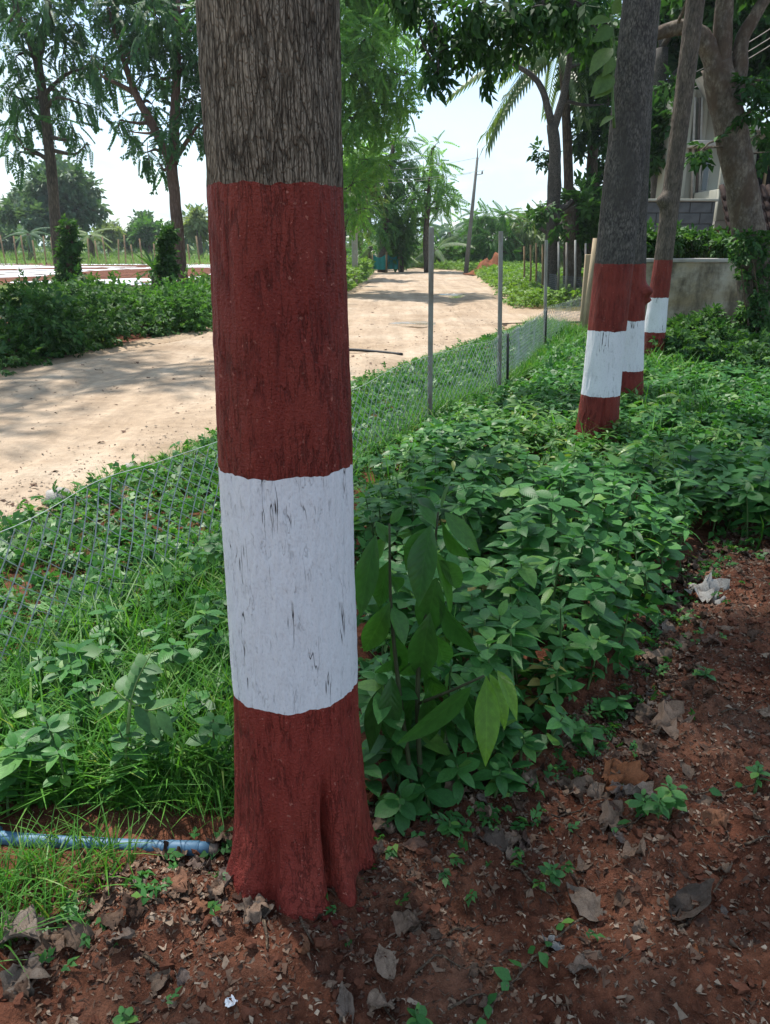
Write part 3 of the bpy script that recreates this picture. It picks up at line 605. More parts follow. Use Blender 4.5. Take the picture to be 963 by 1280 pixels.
tree('field_tree', 'forked tree with reddish trunk and dense crown beside the white mulch rows', (b0[0], b0[1], .2),
     [([[b0[0]+.1, Y, .1]]+trunk_px([(228, 345), (221, 270), (215, 205)], Y), .2, .16), (trunk_px([(215, 205), (190, 155), (170, 118), (155, 75), (135, 10)], Y), .15, .06), (trunk_px([(216, 205), (220, 120), (222, 50), (220, -40)], Y), .17, .08), (trunk_px([(168, 116), (150, 106), (128, 96)], Y), .09, .03), (trunk_px([(216, 205), (235, 175), (252, 150)], Y), .09, .04)],
     pb([(140, 8, 26), (165, 25, 26), (195, 20, 30), (235, 10, 30), (262, 40, 28), (210, 55, 26), (175, 60, 22), (245, 80, 26), (265, 110, 24), (200, 95, 20), (235, 125, 22), (250, 160, 20), (190, 130, 16), (215, 165, 18), (185, 190, 15), (165, 165, 12), (150, 150, 10), (200, 205, 12), (130, 90, 16), (115, 70, 12), (150, 45, 20), (160, -25, 32), (220, -30, 34), (280, 0, 34), (285, 80, 30)], Y, 7.2, 1.4), FROND, .58, M['field_tree'], M['bark_red'], twigr=.035, droop=.5)
Y = 27.
tree('roadside_tree', 'bright green feathery tree leaning over the road from its left verge', (P(395, 370, Y)[0], Y, 0),
     [([[P(395, 370, Y)[0], Y, -.1]]+trunk_px([(396, 300), (400, 200), (410, 90)], Y), .24, .14), (trunk_px([(400, 200), (430, 150), (465, 110)], Y), .1, .04), (trunk_px([(410, 90), (440, 40), (470, 0)], Y), .1, .04), (trunk_px([(398, 260), (420, 230), (445, 215)], Y), .08, .03)],
     pb([(440, 10, 28), (470, 15, 28), (495, 45, 24), (455, 50, 28), (440, 90, 28), (475, 85, 26), (505, 95, 16), (500, 125, 18), (460, 125, 28), (440, 150, 26), (480, 150, 22), (445, 190, 26), (465, 200, 18), (440, 230, 22), (450, 262, 14), (410, 60, 30), (400, 140, 30), (440, -30, 32), (490, -15, 26)], Y, 15, 1.6), FROND, .55, M['bright_tree'], M['bark_far'], twigr=.03, droop=.05)
Y = 36.
tree('roadside_tree', 'olive green tree behind the concrete post with the meter box', (P(425, 345, Y)[0], Y, 0),
     [([[P(425, 345, Y)[0], Y, -.1]]+trunk_px([(428, 290), (436, 230)], Y), .25, .12)],
     pb([(440, 215, 20), (455, 235, 16), (440, 255, 18), (425, 240, 20), (455, 200, 12), (442, 280, 8)], Y, 22, 1.5), FINE, .8, M['olive_tree'], M['bark_far'], twigr=.03)
Y = 46.
tree('roadside_tree', 'feathery green tree at the far end of the road, left of its fellow', (P(478, 338, Y)[0], Y, 0),
     [([[P(478, 338, Y)[0], Y, -.1]]+trunk_px([(480, 290), (486, 230), (492, 180)], Y), .28, .1), (trunk_px([(483, 260), (470, 235)], Y), .1, .04)],
     pb([(490, 180, 10), (508, 172, 11), (485, 205, 16), (470, 225, 16), (500, 225, 18), (470, 255, 18), (492, 255, 18), (505, 280, 16), (475, 282, 14), (512, 200, 10)], Y, 17, 1.5), FINE, .85, M['mid_tree'], M['bark_far'], twigr=.04)
tree('roadside_tree', 'feathery green tree at the far end of the road, nearest the leaning pole', (P(535, 338, Y)[0], Y, 0),
     [([[P(535, 338, Y)[0], Y, -.1]]+trunk_px([(533, 295), (536, 250), (541, 185)], Y), .22, .08), (trunk_px([(535, 260), (555, 240)], Y), .08, .03)],
     pb([(543, 183, 9), (546, 205, 12), (530, 215, 14), (555, 225, 14), (545, 240, 16), (525, 240, 14), (562, 245, 10), (550, 262, 10), (528, 265, 14), (515, 250, 12), (536, 285, 7)], Y, 15, 1.2), FINE, .8, M['bright_tree'], M['bark_far'], twigr=.04)
tree('dark_shrub_tree', 'dark columnar bush standing at the end of the dirt road', (P(502, 330, 47)[0], 47, 0),
     [([[P(502, 330, 47)[0], 47, -.1], P(503, 285, 47)], .15, .06)], pb([(502, 300, 12), (504, 285, 11), (500, 315, 9)], 47, 40, .5), TUFT, .7, M['mid_tree'], M['bark_far'])
for u, s, lab, mm in ((600, 1., 'rounded dark bush right behind the red earth mound', 'mid_tree'), (625, .8, 'low bush between the mound and the pale bamboo like bush', 'mid_tree'), (655, 1.15, 'tall pale bamboo like bush beyond the weedy verge', 'olive_tree'), (690, 1.2, 'pale green bush behind the stick fence and dark trunk', 'olive_tree')):
    Y = 50 + (u % 7); bx_ = P(u, 325, Y)
    tree('roadside_bush', lab, (bx_[0], Y, 0), [([[bx_[0], Y, -.1], P(u, 300, Y), P(u+4, 275, Y)], .14, .05)],
         pb([(u-14*s, 300, 14*s), (u+12*s, 298, 15*s), (u, 282, 15*s), (u-6, 316, 15*s), (u+14*s, 316, 13*s), (u+6*s, 268, 11*s), (u-10*s, 272, 9*s)], Y, 26, 1.5), FINE, .8, M[mm], M['bark_far'], twigr=.03)
Y = 23.
tree('dark_trunk_tree', 'tall dark trunk forking high above the stick fence', (P(688, 372, Y)[0], Y, 0),
     [([[P(688, 372, Y)[0], Y, -.1]]+trunk_px([(689, 320), (693, 240), (694, 190), (690, 155)], Y), .22, .15), (trunk_px([(690, 158), (681, 120), (668, 97), (645, 82), (620, 72)], Y), .11, .035), (trunk_px([(692, 160), (703, 125), (712, 75), (716, 20)], Y), .12, .06), (trunk_px([(694, 262), (708, 258), (716, 250)], Y), .12, .06), (trunk_px([(690, 292), (678, 286), (672, 280)], Y), .1, .04)],
     pb([(690, 15, 22), (715, 30, 24), (745, 30, 26), (735, 70, 16), (755, 90, 16), (690, 45, 14), (730, -10, 30), (680, -20, 26), (762, 130, 16), (682, 200, 7), (680, 188, 6), (682, 262, 8), (670, 275, 8), (700, 280, 7)], Y, 16, 1.2), TUFT, .36, M['dark_tree'], M['bark2'], twigr=.03)
tree('pollarded_tree', 'pale pollarded trunk just behind the tall dark trunk', (P(717, 368, 24)[0], 24, 0),
     [([[P(717, 368, 24)[0], 24, -.1]]+trunk_px([(717, 330), (715, 290), (713, 258)], 24), .26, .2)],
     pb([(705, 252, 10), (725, 248, 14), (735, 262, 14), (722, 285, 9), (735, 285, 13)], 24, 22, .8), TUFT, .45, M['mid_tree'], M['bark4'])
Y = 27.
tree('dense_tree', 'dense dark tree filling the gap behind the painted trees', (P(748, 345, Y)[0], Y, 0),
     [([[P(748, 345, Y)[0], Y, -.1]]+trunk_px([(742, 290), (740, 220), (744, 150)], Y), .26, .14)],
     pb([(735, 240, 16), (755, 235, 20), (750, 265, 22), (735, 285, 20), (765, 280, 20), (742, 310, 20), (770, 310, 20), (728, 312, 12), (748, 150, 16), (730, 165, 12), (765, 170, 18), (755, 200, 16), (725, 180, 7), (760, 330, 15), (740, 120, 20), (765, 95, 20), (745, 55, 28), (725, 88, 18)], Y, 26, 2), TUFT, .42, M['dark_tree'], M['bark_far'], twigr=.035)
Y = 20.
tree('dense_tree', 'dense dark tree arching over the pale house', (P(822, 330, Y)[0], Y, 0),
     [([[P(822, 330, Y)[0], Y, -.1]]+trunk_px([(824, 250), (822, 150), (828, 60)], Y), .24, .14), (trunk_px([(824, 120), (870, 70), (930, 40)], Y), .12, .05)],
     pb([(815, 30, 28), (835, 70, 24), (860, 35, 28), (870, 80, 20), (845, 115, 18), (825, 150, 20), (850, 150, 14), (900, 30, 28), (930, 60, 26), (955, 30, 30), (960, 95, 24), (915, 95, 16), (815, 195, 16), (830, 215, 14), (815, 240, 12), (810, 270, 14), (838, 185, 14), (850, 215, 7), (990, 60, 34), (880, -10, 34), (940, -10, 34), (835, -10, 30)], Y, 26, 1.5), TUFT, .38, M['dark_tree'], M['bark2'], twigr=.035)
# light filtering trees behind the house side gap
tree('sunlit_tree', 'sunlit small tree glimpsed between the painted trees', (P(812, 330, 24)[0]+.2, 24.5, 0),
     [([[P(812, 330, 24)[0]+.2, 24.5, -.1]]+trunk_px([(815, 280), (812, 230)], 24.5), .12, .05)],
     pb([(808, 215, 14), (815, 240, 14), (845, 245, 9), (806, 260, 12), (800, 280, 14)], 24.5, 18, .6), TUFT, .5, M['bright_tree'], M['bark_far'])
Y = 11.5
tree('leaning_tree', 'thick mottled tree leaning left before the house, vine round its foot', (P(945, 410, Y)[0], Y, 0),
     [([[P(946, 425, Y)[0], Y, -.1]]+trunk_px([(945, 380), (940, 320), (928, 240), (915, 170), (903, 110), (896, 80)], Y), .235, .19), (trunk_px([(898, 92), (886, 62), (876, 44), (855, 34), (835, 38), (815, 45)], Y), .14, .07), (trunk_px([(899, 100), (903, 50), (906, 0), (915, -50)], Y), .14, .09), (trunk_px([(912, 150), (924, 90), (928, 50), (950, 10), (975, -30)], Y), .12, .06)],
     pb([(938, 140, 9), (952, 165, 11), (960, 135, 14), (945, 120, 12), (962, 190, 10), (940, 105, 12), (962, 100, 14), (885, 185, 6), (870, 195, 6), (935, -40, 26), (900, -60, 28), (970, -20, 26), (860, -45, 26)], Y, 7, .5), TUFT, .24, M['dark_tree'], M['bark4'], seg=18, twigr=.012, droop=.6)
# far left
tree('far_tree', 'big rounded hazy tree standing beyond the white mulch rows', (P(72, 312, 72)[0], 72, .2),
     [([[P(74, 312, 72)[0], 72, 0]]+trunk_px([(74, 290), (72, 260)], 72), .5, .3)],
     pb([(55, 232, 18), (85, 225, 18), (70, 212, 13), (105, 240, 16), (35, 250, 16), (20, 260, 12), (60, 258, 20), (95, 262, 18), (115, 262, 11), (75, 240, 20), (45, 272, 14), (85, 278, 14), (12, 268, 8)], 72, 60, 3), TUFT, .95, M['far_tree'], M['bark_far'], twigr=.06)
for u, v, r, Y, mm, lab in ((180, 278, 11, 95, 'far_tree', 'small dark round tree on the horizon beyond the field'), (186, 292, 17, 88, 'mid_tree', 'wide low green tree below the round one on the horizon'), (135, 290, 13, 85, 'far_pale', 'yellowish low bush on the horizon beside the big rounded tree'), (248, 280, 16, 70, 'far_pale', 'pale yellowish tree on the field edge next to the red banded trunk'), (158, 294, 9, 90, 'far_tree', 'small bluish bush between two field edge trees'), (10, 292, 16, 90, 'far_tree', 'low hazy tree at the far corner of the field'), (225, 292, 13, 92, 'far_tree', 'low hazy tree behind the field tree trunk')):
    c = P(u, v, Y); m_ = mpp(Y)
    tree('far_tree', lab, (c[0], Y, .2), [([[c[0], Y, 0], c], .3, .15)], pb([(u-r*.5, v, r*.6), (u+r*.5, v, r*.6), (u, v-r*.45, r*.6), (u, v+r*.4, r*.7)], Y, 60, 1), TUFT, .95, M[mm], M['bark_far'], twigr=.05)
def palm(name, label, base, crown, n, L, mat, tr=.15, group=None, trunk=True):
    e = empty(name, base, label, 'palm', group)
    add('trunk', tube(curve([np.array(base)-[0, 0, .1], (np.array(base)+crown)/2+[.1, 0, 0], crown], 9), np.linspace(tr*1.2, tr*.8, 9), 10, .1), M['bark_far'], e)
    T = frond_t(22, .26, .09, .75, .75, True, 70); a = np.arange(n)*2.4+rng.random(); el = np.linspace(.9, -.25, n)
    d = np.stack([np.cos(a)*np.cos(el), np.sin(a)*np.cos(el), np.sin(el)], 1)
    me_ = mesh('frond', T[0]*L, T[1], mat, False)
    for k in range(n):
        o = link('frond', me_, e, np.array(crown)-np.array(base)); y = Vector(d[k]); x = y.cross(Vector((0, 0, 1))).normalized(); z = x.cross(y)
        o.rotation_euler = Matrix((x, y, z)).transposed().to_euler(); s = rng.uniform(.85, 1.1); o.scale = (s, s, s)
    return e
palm('coconut_palm', 'tall coconut palm with drooping fronds behind the forked dark trunk', (P(712, 345, 26)[0], 26, 0), P(703, 60, 26), 18, 2.6, M['palm'])
palm('young_palm', 'young palm at the road end beside the leaning pole', (P(545, 330, 54)[0], 54, 0), P(545, 312, 54), 13, 2.7, M['palm'], .2)
palm('young_palm', 'darker palm rising behind the young palm near the leaning pole', (P(564, 330, 62)[0], 62, 0), P(563, 290, 62), 14, 2.4, M['far_tree'], .2)
palm('young_palm', 'small palm among the bushes left of the road end', (P(462, 330, 50)[0], 50, 0), P(463, 308, 50), 12, 2.6, M['palm'], .2)
palm('field_palm', 'small palm on the field edge under the big rounded tree', (P(36, 310, 62)[0], 62, .2), P(36, 292, 62), 12, 1.5, M['far_tree'], .2)
palm('field_palm', 'small palm on the field edge beside the ivy covered stump', (P(112, 310, 60)[0], 60, .2), P(113, 294, 60), 12, 1.4, M['far_pale'], .2)
# spiky plant by the ivy post
sp = empty('spiky_palm', (P(192, 362, 22)[0], 22, .1), 'spiky fan leaved plant between the field trees at the hedge', 'plant')
cc = P(193, 340, 22); add('stem', tube([[cc[0], 22, 0], cc], [.12, .1], 8), M['bark_far'], sp)
lm_ = mesh('leaf', leaf_t(4, .05, .3, .35)[0]*.85, leaf_t(4)[1], M['hedge'])
for k in range(26):
    a = k*2.4; el = rng.uniform(-.2, 1.3); d = Vector((math.cos(a)*math.cos(el), math.sin(a)*math.cos(el), math.sin(el)))
    o = link('leaf', lm_, sp, cc-np.array(sp.location)); x = d.cross(Vector((0, 0, 1))).normalized(); o.rotation_euler = Matrix((x, d, x.cross(d))).transposed().to_euler()
# distant scrub all along the horizon
n = 5200; a = rng.uniform(-2.2, 2.2, n); R = rng.uniform(95, 130, n); hh = 2.0+2.0*(fbm(a*9, 2., 0, 3, 77)*.5+.5)
add_pos = np.stack([np.sin(a)*R, np.cos(a)*R, rng.random(n)*hh], 1)
tag(add('distant_scrub', multi(TUFT, add_pos, norm(rng.normal(size=(n, 3))+[0, 0, .5]), norm(rng.normal(size=(n, 3))*.5+[0, 0, 1]), rng.uniform(1.2, 2.4, n)), M['far_tree']), 'hazy scrub along the horizon beyond the fields', 'scrub', kind='stuff')

# ------------------------------------------------------------------ hedge bank across the road, verges, grass
hy = [6.6, 8.3, 10., 11.6, 13.2, 14.8, 16.6, 18.6, 20.8, 23.2]
hl = ['broad shaded shrub on the near road bank', 'dark shrub below the thin forked field tree', 'tangled dark shrub in the shaded bank', 'sprawling shrub before the ivy covered stump', 'mixed dark and light shrub in the middle of the bank', 'sunlit shrub before the spiky plant', 'sunlit low shrub before the reddish field tree', 'leafy shrub on the far bank by the road bend', 'bright low shrub past the road bend', 'last shrub of the bank under the feathery bright tree']
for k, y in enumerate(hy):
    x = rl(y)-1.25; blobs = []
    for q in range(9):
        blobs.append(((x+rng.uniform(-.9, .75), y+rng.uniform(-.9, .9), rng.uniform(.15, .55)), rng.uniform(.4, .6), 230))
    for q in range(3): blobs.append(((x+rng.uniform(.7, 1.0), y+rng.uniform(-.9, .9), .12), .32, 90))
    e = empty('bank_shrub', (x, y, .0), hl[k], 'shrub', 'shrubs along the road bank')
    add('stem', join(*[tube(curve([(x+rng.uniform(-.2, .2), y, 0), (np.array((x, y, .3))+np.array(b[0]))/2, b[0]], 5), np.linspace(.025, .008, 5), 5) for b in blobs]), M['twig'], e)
    add('foliage', blob_leaves(blobs, TUFT, .14, .2, .9, .45), M['hedge'] if k < 5 else (M['mid_tree'] if k < 7 else M['grass_lit']), e)  # sunlit and shaded stretches of the bank put into the leaf colours
for u, v0, v1, w, Y, lab in ((86, 290, 365, 13, 19, 'broken stump wrapped in ivy under the thin field tree'), (208, 292, 358, 7, 18, 'narrow post wrapped in ivy beside the reddish field tree')):
    b0, t0 = P(u, v1, Y), P(u+2, v0-8, Y); m_ = mpp(Y); e = empty('ivy_stump', (b0[0], Y, 0), lab, 'stump')
    add('trunk', tube(curve([[b0[0], Y, -.1], (b0+t0)/2, t0], 6), np.linspace(w*.6, w*.35, 6)*m_, 9, .3), M['bark_red'], e)
    bl = [(b0*(1-t)+t0*t+rng.normal(size=3)*.05, w*m_*(1.1-.55*t), 110) for t in np.linspace(0, .92, 8)]
    add('ivy', blob_leaves(bl, TUFT, .17, .5, 1.), M['hedge'], e)
def blades(n=3, w=.035, bend=.5):
    V = [];F = []
    for i in range(n+1):
        t = i/n; hw = w*(1-t)**.7*.5+.002; V += [(-hw, bend*t*t, t*(1-.25*bend*t)), (hw, bend*t*t, t*(1-.25*bend*t))]
    return np.array(V), np.array([(2*i, 2*i+1, 2*i+3, 2*i+2) for i in range(n)])
BL = [blades(3, .04, .3), blades(3, .035, .7), blades(4, .045, 1.1)]
def behind(x, y): return np.interp(y, [1.4, 2.3, 3.3, 4.6, 6.7, 8.3, 12], [-1.75, -1.35, -.95, -.45, .4, 1.3, 2.7])-x      # metres past the mesh towards the road
def grass(name, label, poly, n, h, mat, dens=None, group=None):
    q = rand_in(poly, n, dens); q = q[(road_in(q[:, 0], q[:, 1]) < -.02)]; m = len(q); pos = np.stack([q[:, 0], q[:, 1], H(q[:, 0], q[:, 1])-.01], 1)
    a = rng.uniform(0, 2*math.pi, m); tilt = rng.normal(size=(m, 2))*.22; up = norm(np.stack([tilt[:, 0], tilt[:, 1], np.ones(m)], 1))
    d = np.stack([np.cos(a), np.sin(a), 0*a], 1); d = norm(d-up*np.sum(d*up, 1)[:, None])
    h = h*(1-.5*sstep(.0, .25, behind(q[:, 0], q[:, 1]))*(q[:, 1] < 15))
    return tag(add(name, multi(BL, pos, d, up, h*rng.uniform(.5, 1.3, m)), mat), label, 'grass', kind='stuff')
def cover(name, label, poly, n, size, mat, zr=(.05, .3), Ts=TUFT, dens=None):
    q = rand_in(poly, n, dens); q = q[road_in(q[:, 0], q[:, 1]) < -.05]; m = len(q); pos = np.stack([q[:, 0], q[:, 1], H(q[:, 0], q[:, 1])+rng.uniform(*zr, m)], 1)
    d = norm(rng.normal(size=(m, 3))*[1, 1, .35]+[0, 0, .1]); return tag(add(name, multi(Ts, pos, d, norm(rng.normal(size=(m, 3))*.4+[0, 0, 1]), size*rng.uniform(.6, 1.3, m)), mat), label, 'ground cover', kind='stuff')
LEFT = [(-.42, 1.85), (-.75, 1.78), (-1.2, 1.72), (-1.9, 1.8), (-2.9, 2.6), (-2.5, 4), (-2.0, 5.2), (-1.5, 6.3), (-.4, 8.9), (1., 11.6), (2.3, 14.4), (3, 15.2), (3.4, 13), (1.4, 8.6), (.4, 6.5), (-.2, 5), (-.35, 3)]
clump = lambda x, y: .25+.75*sstep(-.3, .4, fbm(x*1.6, y*1.6, 0, 3, 55))
grass('verge_grass', 'green grass along the wire mesh between road and tree', LEFT, 52000, .21, M['grass'], lambda x, y: clump(x, y)*np.where(y < 3.2, 1, .45)*(1-.45*sstep(.1, .5, behind(x, y))*sstep(.3, -.2, fbm(x*1.3, y*1.3, 0, 2, 57))))
cover('verge_cover', 'low green leaves under the grass along the wire mesh', LEFT, 12000, .09, M['weed'], (.01, .07), TUFT, lambda x, y: 1-.35*sstep(.05, .5, behind(x, y)))
grass('foreground_grass', 'grass tufts below the blue pipe', [(-.62, 1.55), (-.85, 1.28), (-1.0, 1.1), (-1.35, .9), (-1.8, 1.2), (-1.6, 1.64), (-.75, 1.64)], 2800, .11, M['grass'], lambda x, y: sstep(-.35, .3, fbm(x*5, y*5, 0, 2, 66)))
grass('dry_grass', 'thin grass around the painted tree and pipe end', [(-1.0, 1.78), (-.35, 1.72), (-.3, 2.1), (-.9, 2.1)], 1800, .13, M['grass'])
rv = [(3.0, 19.5), (3.3, 21), (4., 30), (4.8, 44), (4., 50), (1., 56), (9, 60), (9, 30), (7.5, 22), (5, 20)]
grass('right_verge_grass', 'bright grass on the verge before the red mound', rv, 9000, .32, M['grass_lit'], None)
grass('left_verge_grass', 'bright grass on the far left verge of the road', [(-1.4, 22), (-.9, 33), (-.6, 46), (-4, 51), (-6, 50), (-6, 34), (-4, 23)], 6000, .4, M['grass_lit'])
grass('field_grass', 'pale grass in the field behind the mulch rows', [(-14, 46), (-6, 44), (-8, 70), (-60, 95), (-60, 50)], 9000, .7, M['grass_lit'])
cover('verge_weeds', 'bright leafy weeds on the verge before the red mound', rv, 9000, .22, M['grass_lit'], (.02, .4))
cover('verge_weeds', 'bright leafy weeds on the far left verge', [(-1.4, 22), (-.9, 33), (-.6, 46), (-3, 48), (-3.6, 30), (-2.6, 22)], 6000, .22, M['grass_lit'], (.05, .7))
cover('verge_weeds', 'dense green weeds closing the far end of the road', [(-6, 66), (-6, 58), (1, 55.5), (6, 52), (12, 56), (12, 66)], 5000, .5, M['mid_tree'], (.05, 1.3))
cover('yard_weeds', 'dark leafy weeds below the stained wall and leaning tree', [(3.2, 11.2), (4.2, 11.8), (8, 12.2), (9, 10), (6, 8.2), (4.2, 9)], 4200, .15, M['hedge'], (.02, .35))

# ------------------------------------------------------------------ weed bed
WL = [leaf_t(5, .29, .14, .2, .95, 0, .7), leaf_t(5, .25, .2, .34, .9, 0, .75), leaf_t(5, .33, .12, .12, 1., 0, .65)]
def weed_layout(h, big=1.):
    """leaf bases, directions, sizes for one upright weed"""
    out = []; nn = max(2, int(h/.07)); a0 = rng.uniform(0, 6)
    for k in range(nn):
        z = h*(1-k*.8/nn)-.005; cnt = 4 if k == 0 else (4 if k < 3 else 2); s = (.6 if k == 0 else 1)*big
        for j in range(cnt):
            if rng.random() < .16: continue
            a = a0+k*1.57+j*2*math.pi/cnt+rng.normal()*.28; el = (.45 if k == 0 else .1)+rng.normal()*.26
            out.append(((math.cos(a)*.004, math.sin(a)*.004, z), (math.cos(a)*math.cos(el), math.sin(a)*math.cos(el), math.sin(el)), s*rng.uniform(.042, .09)))
        if k == 0:
            for j in range(4):
                a = a0+.8+j*1.57+rng.normal()*.2; out.append(((0, 0, z-.015), (math.cos(a), math.sin(a), .1), big*rng.uniform(.055, .08)))
    return out
BED = [(-.02, 1.86), (.12, 1.88), (.3, 1.9), (.53, 2.08), (.80, 2.42), (1.0, 2.72), (1.2, 3.05), (1.42, 3.45), (1.62, 3.9), (1.74, 3.9), (1.86, 3.6), (2.3, 3.55), (3.2, 3.9), (5, 5.), (7, 6), (7.5, 11), (4.6, 11.8), (2.8, 12.6), (1.6, 8.4), (.55, 6.6), (-.05, 5), (-.2, 3.4), (-.05, 2.2)]
def bed_h(x, y): return (.25+.14*sstep(0, .45, np.minimum((x+.25)*.6, (1.05+(y-2.7)*.55)-x))+.07*fbm(x*1.5, y*1.5, 0, 2, 88))*(1-.5*np.exp(-((x-1.6)/.7)**2-((y-5.2)/.6)**2)-.5*np.exp(-((x-3.3)/.7)**2-((y-9.6)/.9)**2))*(1-.3*sstep(3.6, 5., y)-.28*sstep(5, 7, y))*(.5+.5*sstep(.15, .8, x-np.interp(y, [1.4, 2.3, 3.3, 4.6, 6.7, 8.3, 12], [-1.75, -1.35, -.95, -.45, .4, 1.3, 2.7])))
WN = [leaf_t(4, .17, .2, .4, .9), leaf_t(4, .2, .25, .25, .95)]
def weeds_stuff(name, label, pts, hs, mat, big=1., TL=None):
    Ps, Ds, Ss, St = [], [], [], []
    for (x, y), h in zip(pts, hs):
        z0 = float(H(x, y)); tx, ty = rng.normal(size=2)*.1*h
        bg = big*float(np.clip(rng.lognormal(0, .28), .6, 1.8))
        for b, d, s in weed_layout(h, bg): f = b[2]/h; Ps.append((x+b[0]+tx*f*3, y+b[1]+ty*f*3, z0+b[2])); Ds.append(d); Ss.append(s)
        St.append(tube([(x, y, z0-.02), (x+tx*3, y+ty*3, z0+h)], [.004, .002], 3, 0, False))
    V = multi(TL or WL, np.array(Ps), np.array(Ds), norm(np.array([0, 0, 1.])+rng.normal(size=(len(Ps), 3))*.25), np.array(Ss))
    o = tag(add(name, V, mat), label, 'weeds', kind='stuff'); st = add('stems', join(*St), M['stem'], o); st['kind'] = 'stuff'
def poisson(poly, n, r, dens=None):
    c = rand_in(poly, n*6, dens); keep = []; cell = {}
    for p in c:
        g = (int(p[0]/r), int(p[1]/r))
        if any((p[0]-q[0])**2+(p[1]-q[1])**2 < r*r for i in (-1, 0, 1) for j in (-1, 0, 1) for q in cell.get((g[0]+i, g[1]+j), ())): continue
        cell.setdefault(g, []).append(p); keep.append(p)
        if len(keep) >= n: break
    return np.array(keep)
pts = poisson(BED, 2600, .085)
near = pts[(pts[:, 1] < 3.9)]; order = np.argsort(near[:, 1]+rng.random(len(near))*.5); nearsel = near[order[:190]]
selset = set(map(tuple, nearsel)); rest = np.array([p for p in pts if tuple(p) not in selset])
spc = fbm(rest[:, 0]*.9+4, rest[:, 1]*.9, 0, 3, 61)+rng.normal(size=len(rest))*.25
for nm_, lb_, sel, mt_, bg_, hf_, tl_ in (('weed_bed', 'thick bed of low oval leaved green weeds round the painted trees', spc < .4, 'weed', 1.3, 1., WL), ('bright_weeds', 'patches of brighter narrow leaved weeds in the weed bed', spc >= .4, 'weed_bright', 1.35, 1.12, WN)):
    r_ = rest[sel]; weeds_stuff(nm_, lb_, r_, np.maximum(.1, bed_h(r_[:, 0], r_[:, 1])*hf_*rng.uniform(.6, 1.3, len(r_))), M[mt_], bg_, tl_)
WME = [mesh('leaf', T[0], T[1], M['weed_obj']) for T in WL]; SME = mesh('stem', *tube([(0, 0, -.02), (0.004, .003, .5), (0, 0, 1)], [.0045, .0035, .002], 5, 0, False), M['stem'])
def weed_thing(x, y, h, label, group, big=1., tilt=.12, name='weed_plant', leafme=None, cat='weed'):
    e = empty(name, (x, y, float(H(x, y))), label, cat, group); e.rotation_euler = (rng.normal()*tilt, rng.normal()*tilt, 0)
    s = link('stem', SME, e); s.scale = (1.2, 1.2, h); L = leafme or WME
    for b, d, sc in weed_layout(h, big):
        o = link('leaf', L[rng.integers(len(L))], e, b); y_ = Vector(d); x_ = y_.cross(Vector(norm(np.array([0, 0, 1.])+rng.normal(size=3)*.2))).normalized()
        o.rotation_euler = Matrix((x_, y_, x_.cross(y_))).transposed().to_euler(); o.scale = (sc, sc, sc)
    return e
NARROW = [mesh('leaf', *leaf_t(4, .13, .2, .45, .9), M['weed_obj']), mesh('leaf', *leaf_t(4, .16, .25, .3, .9), M['weed_obj'])]
YELL = [mesh('leaf', *leaf_t(4, .3, .2, .4, .85), M['yellowed'])]
for p in nearsel:
    r = rng.random(); h = max(.1, float(bed_h(p[0], p[1]))*rng.uniform(.7, 1.2)); gp_ = 'weeds at the front of the bed'
    if r < .22: weed_thing(p[0], p[1], h*1.05, 'weed with large broad leaves at the front of the weed bed', gp_, 1.6)
    elif r < .34: weed_thing(p[0], p[1], h*1.1, 'weed with narrow pointed leaves at the front of the weed bed', gp_, 1.5, .2, 'weed_plant', NARROW)
    elif r < .38: weed_thing(p[0], p[1], h*.7, 'short weed with yellowed leaves at the front of the weed bed', gp_, 1.2, .25, 'weed_plant', YELL)
    else: weed_thing(p[0], p[1], h, 'weed with middling oval leaves at the front of the weed bed', gp_, rng.uniform(1.05, 1.5))
grass('bed_grass', 'grass blades growing up through the weed bed', BED, 2600, .3, M['grass'], lambda x, y: sstep(0, .5, fbm(x*1.2, y*1.2, 0, 2, 71)))
for q in poisson([(-.02, 1.72), (.1, 1.72), (.32, 1.78), (.5, 1.95), (.45, 2.05), (.2, 1.95), (-.02, 1.92)], 34, .07):
    weed_thing(q[0], q[1], rng.uniform(.08, .19), 'low weed round the shaded foot of the sapling', 'weeds round the sapling foot', 1.1, .2)
cover('bed_undergrowth', 'low leaves filling the weed bed between the stems', BED, 11000, .12, M['weed'], (.01, .16))
# left bed: mixed leafy weeds among the grass, beyond the pipe
lw = poisson(LEFT, 240, .1, lambda x, y: clump(x+7, y)*(y < 7.5)*(behind(x, y) < -.12)); ln = lw[np.argsort(lw[:, 1])[:34]]; ls = set(map(tuple, ln)); lr = np.array([p for p in lw if tuple(p) not in ls])
weeds_stuff('verge_leaf_weeds', 'leafy weeds mixed into the grass along the wire mesh', lr, rng.uniform(.1, .22, len(lr)), M['weed'], .95)
for p in ln: weed_thing(p[0], p[1], rng.uniform(.1, .24), 'leafy weed growing in grass just beyond the blue pipe', 'weeds beyond the blue pipe', .85)

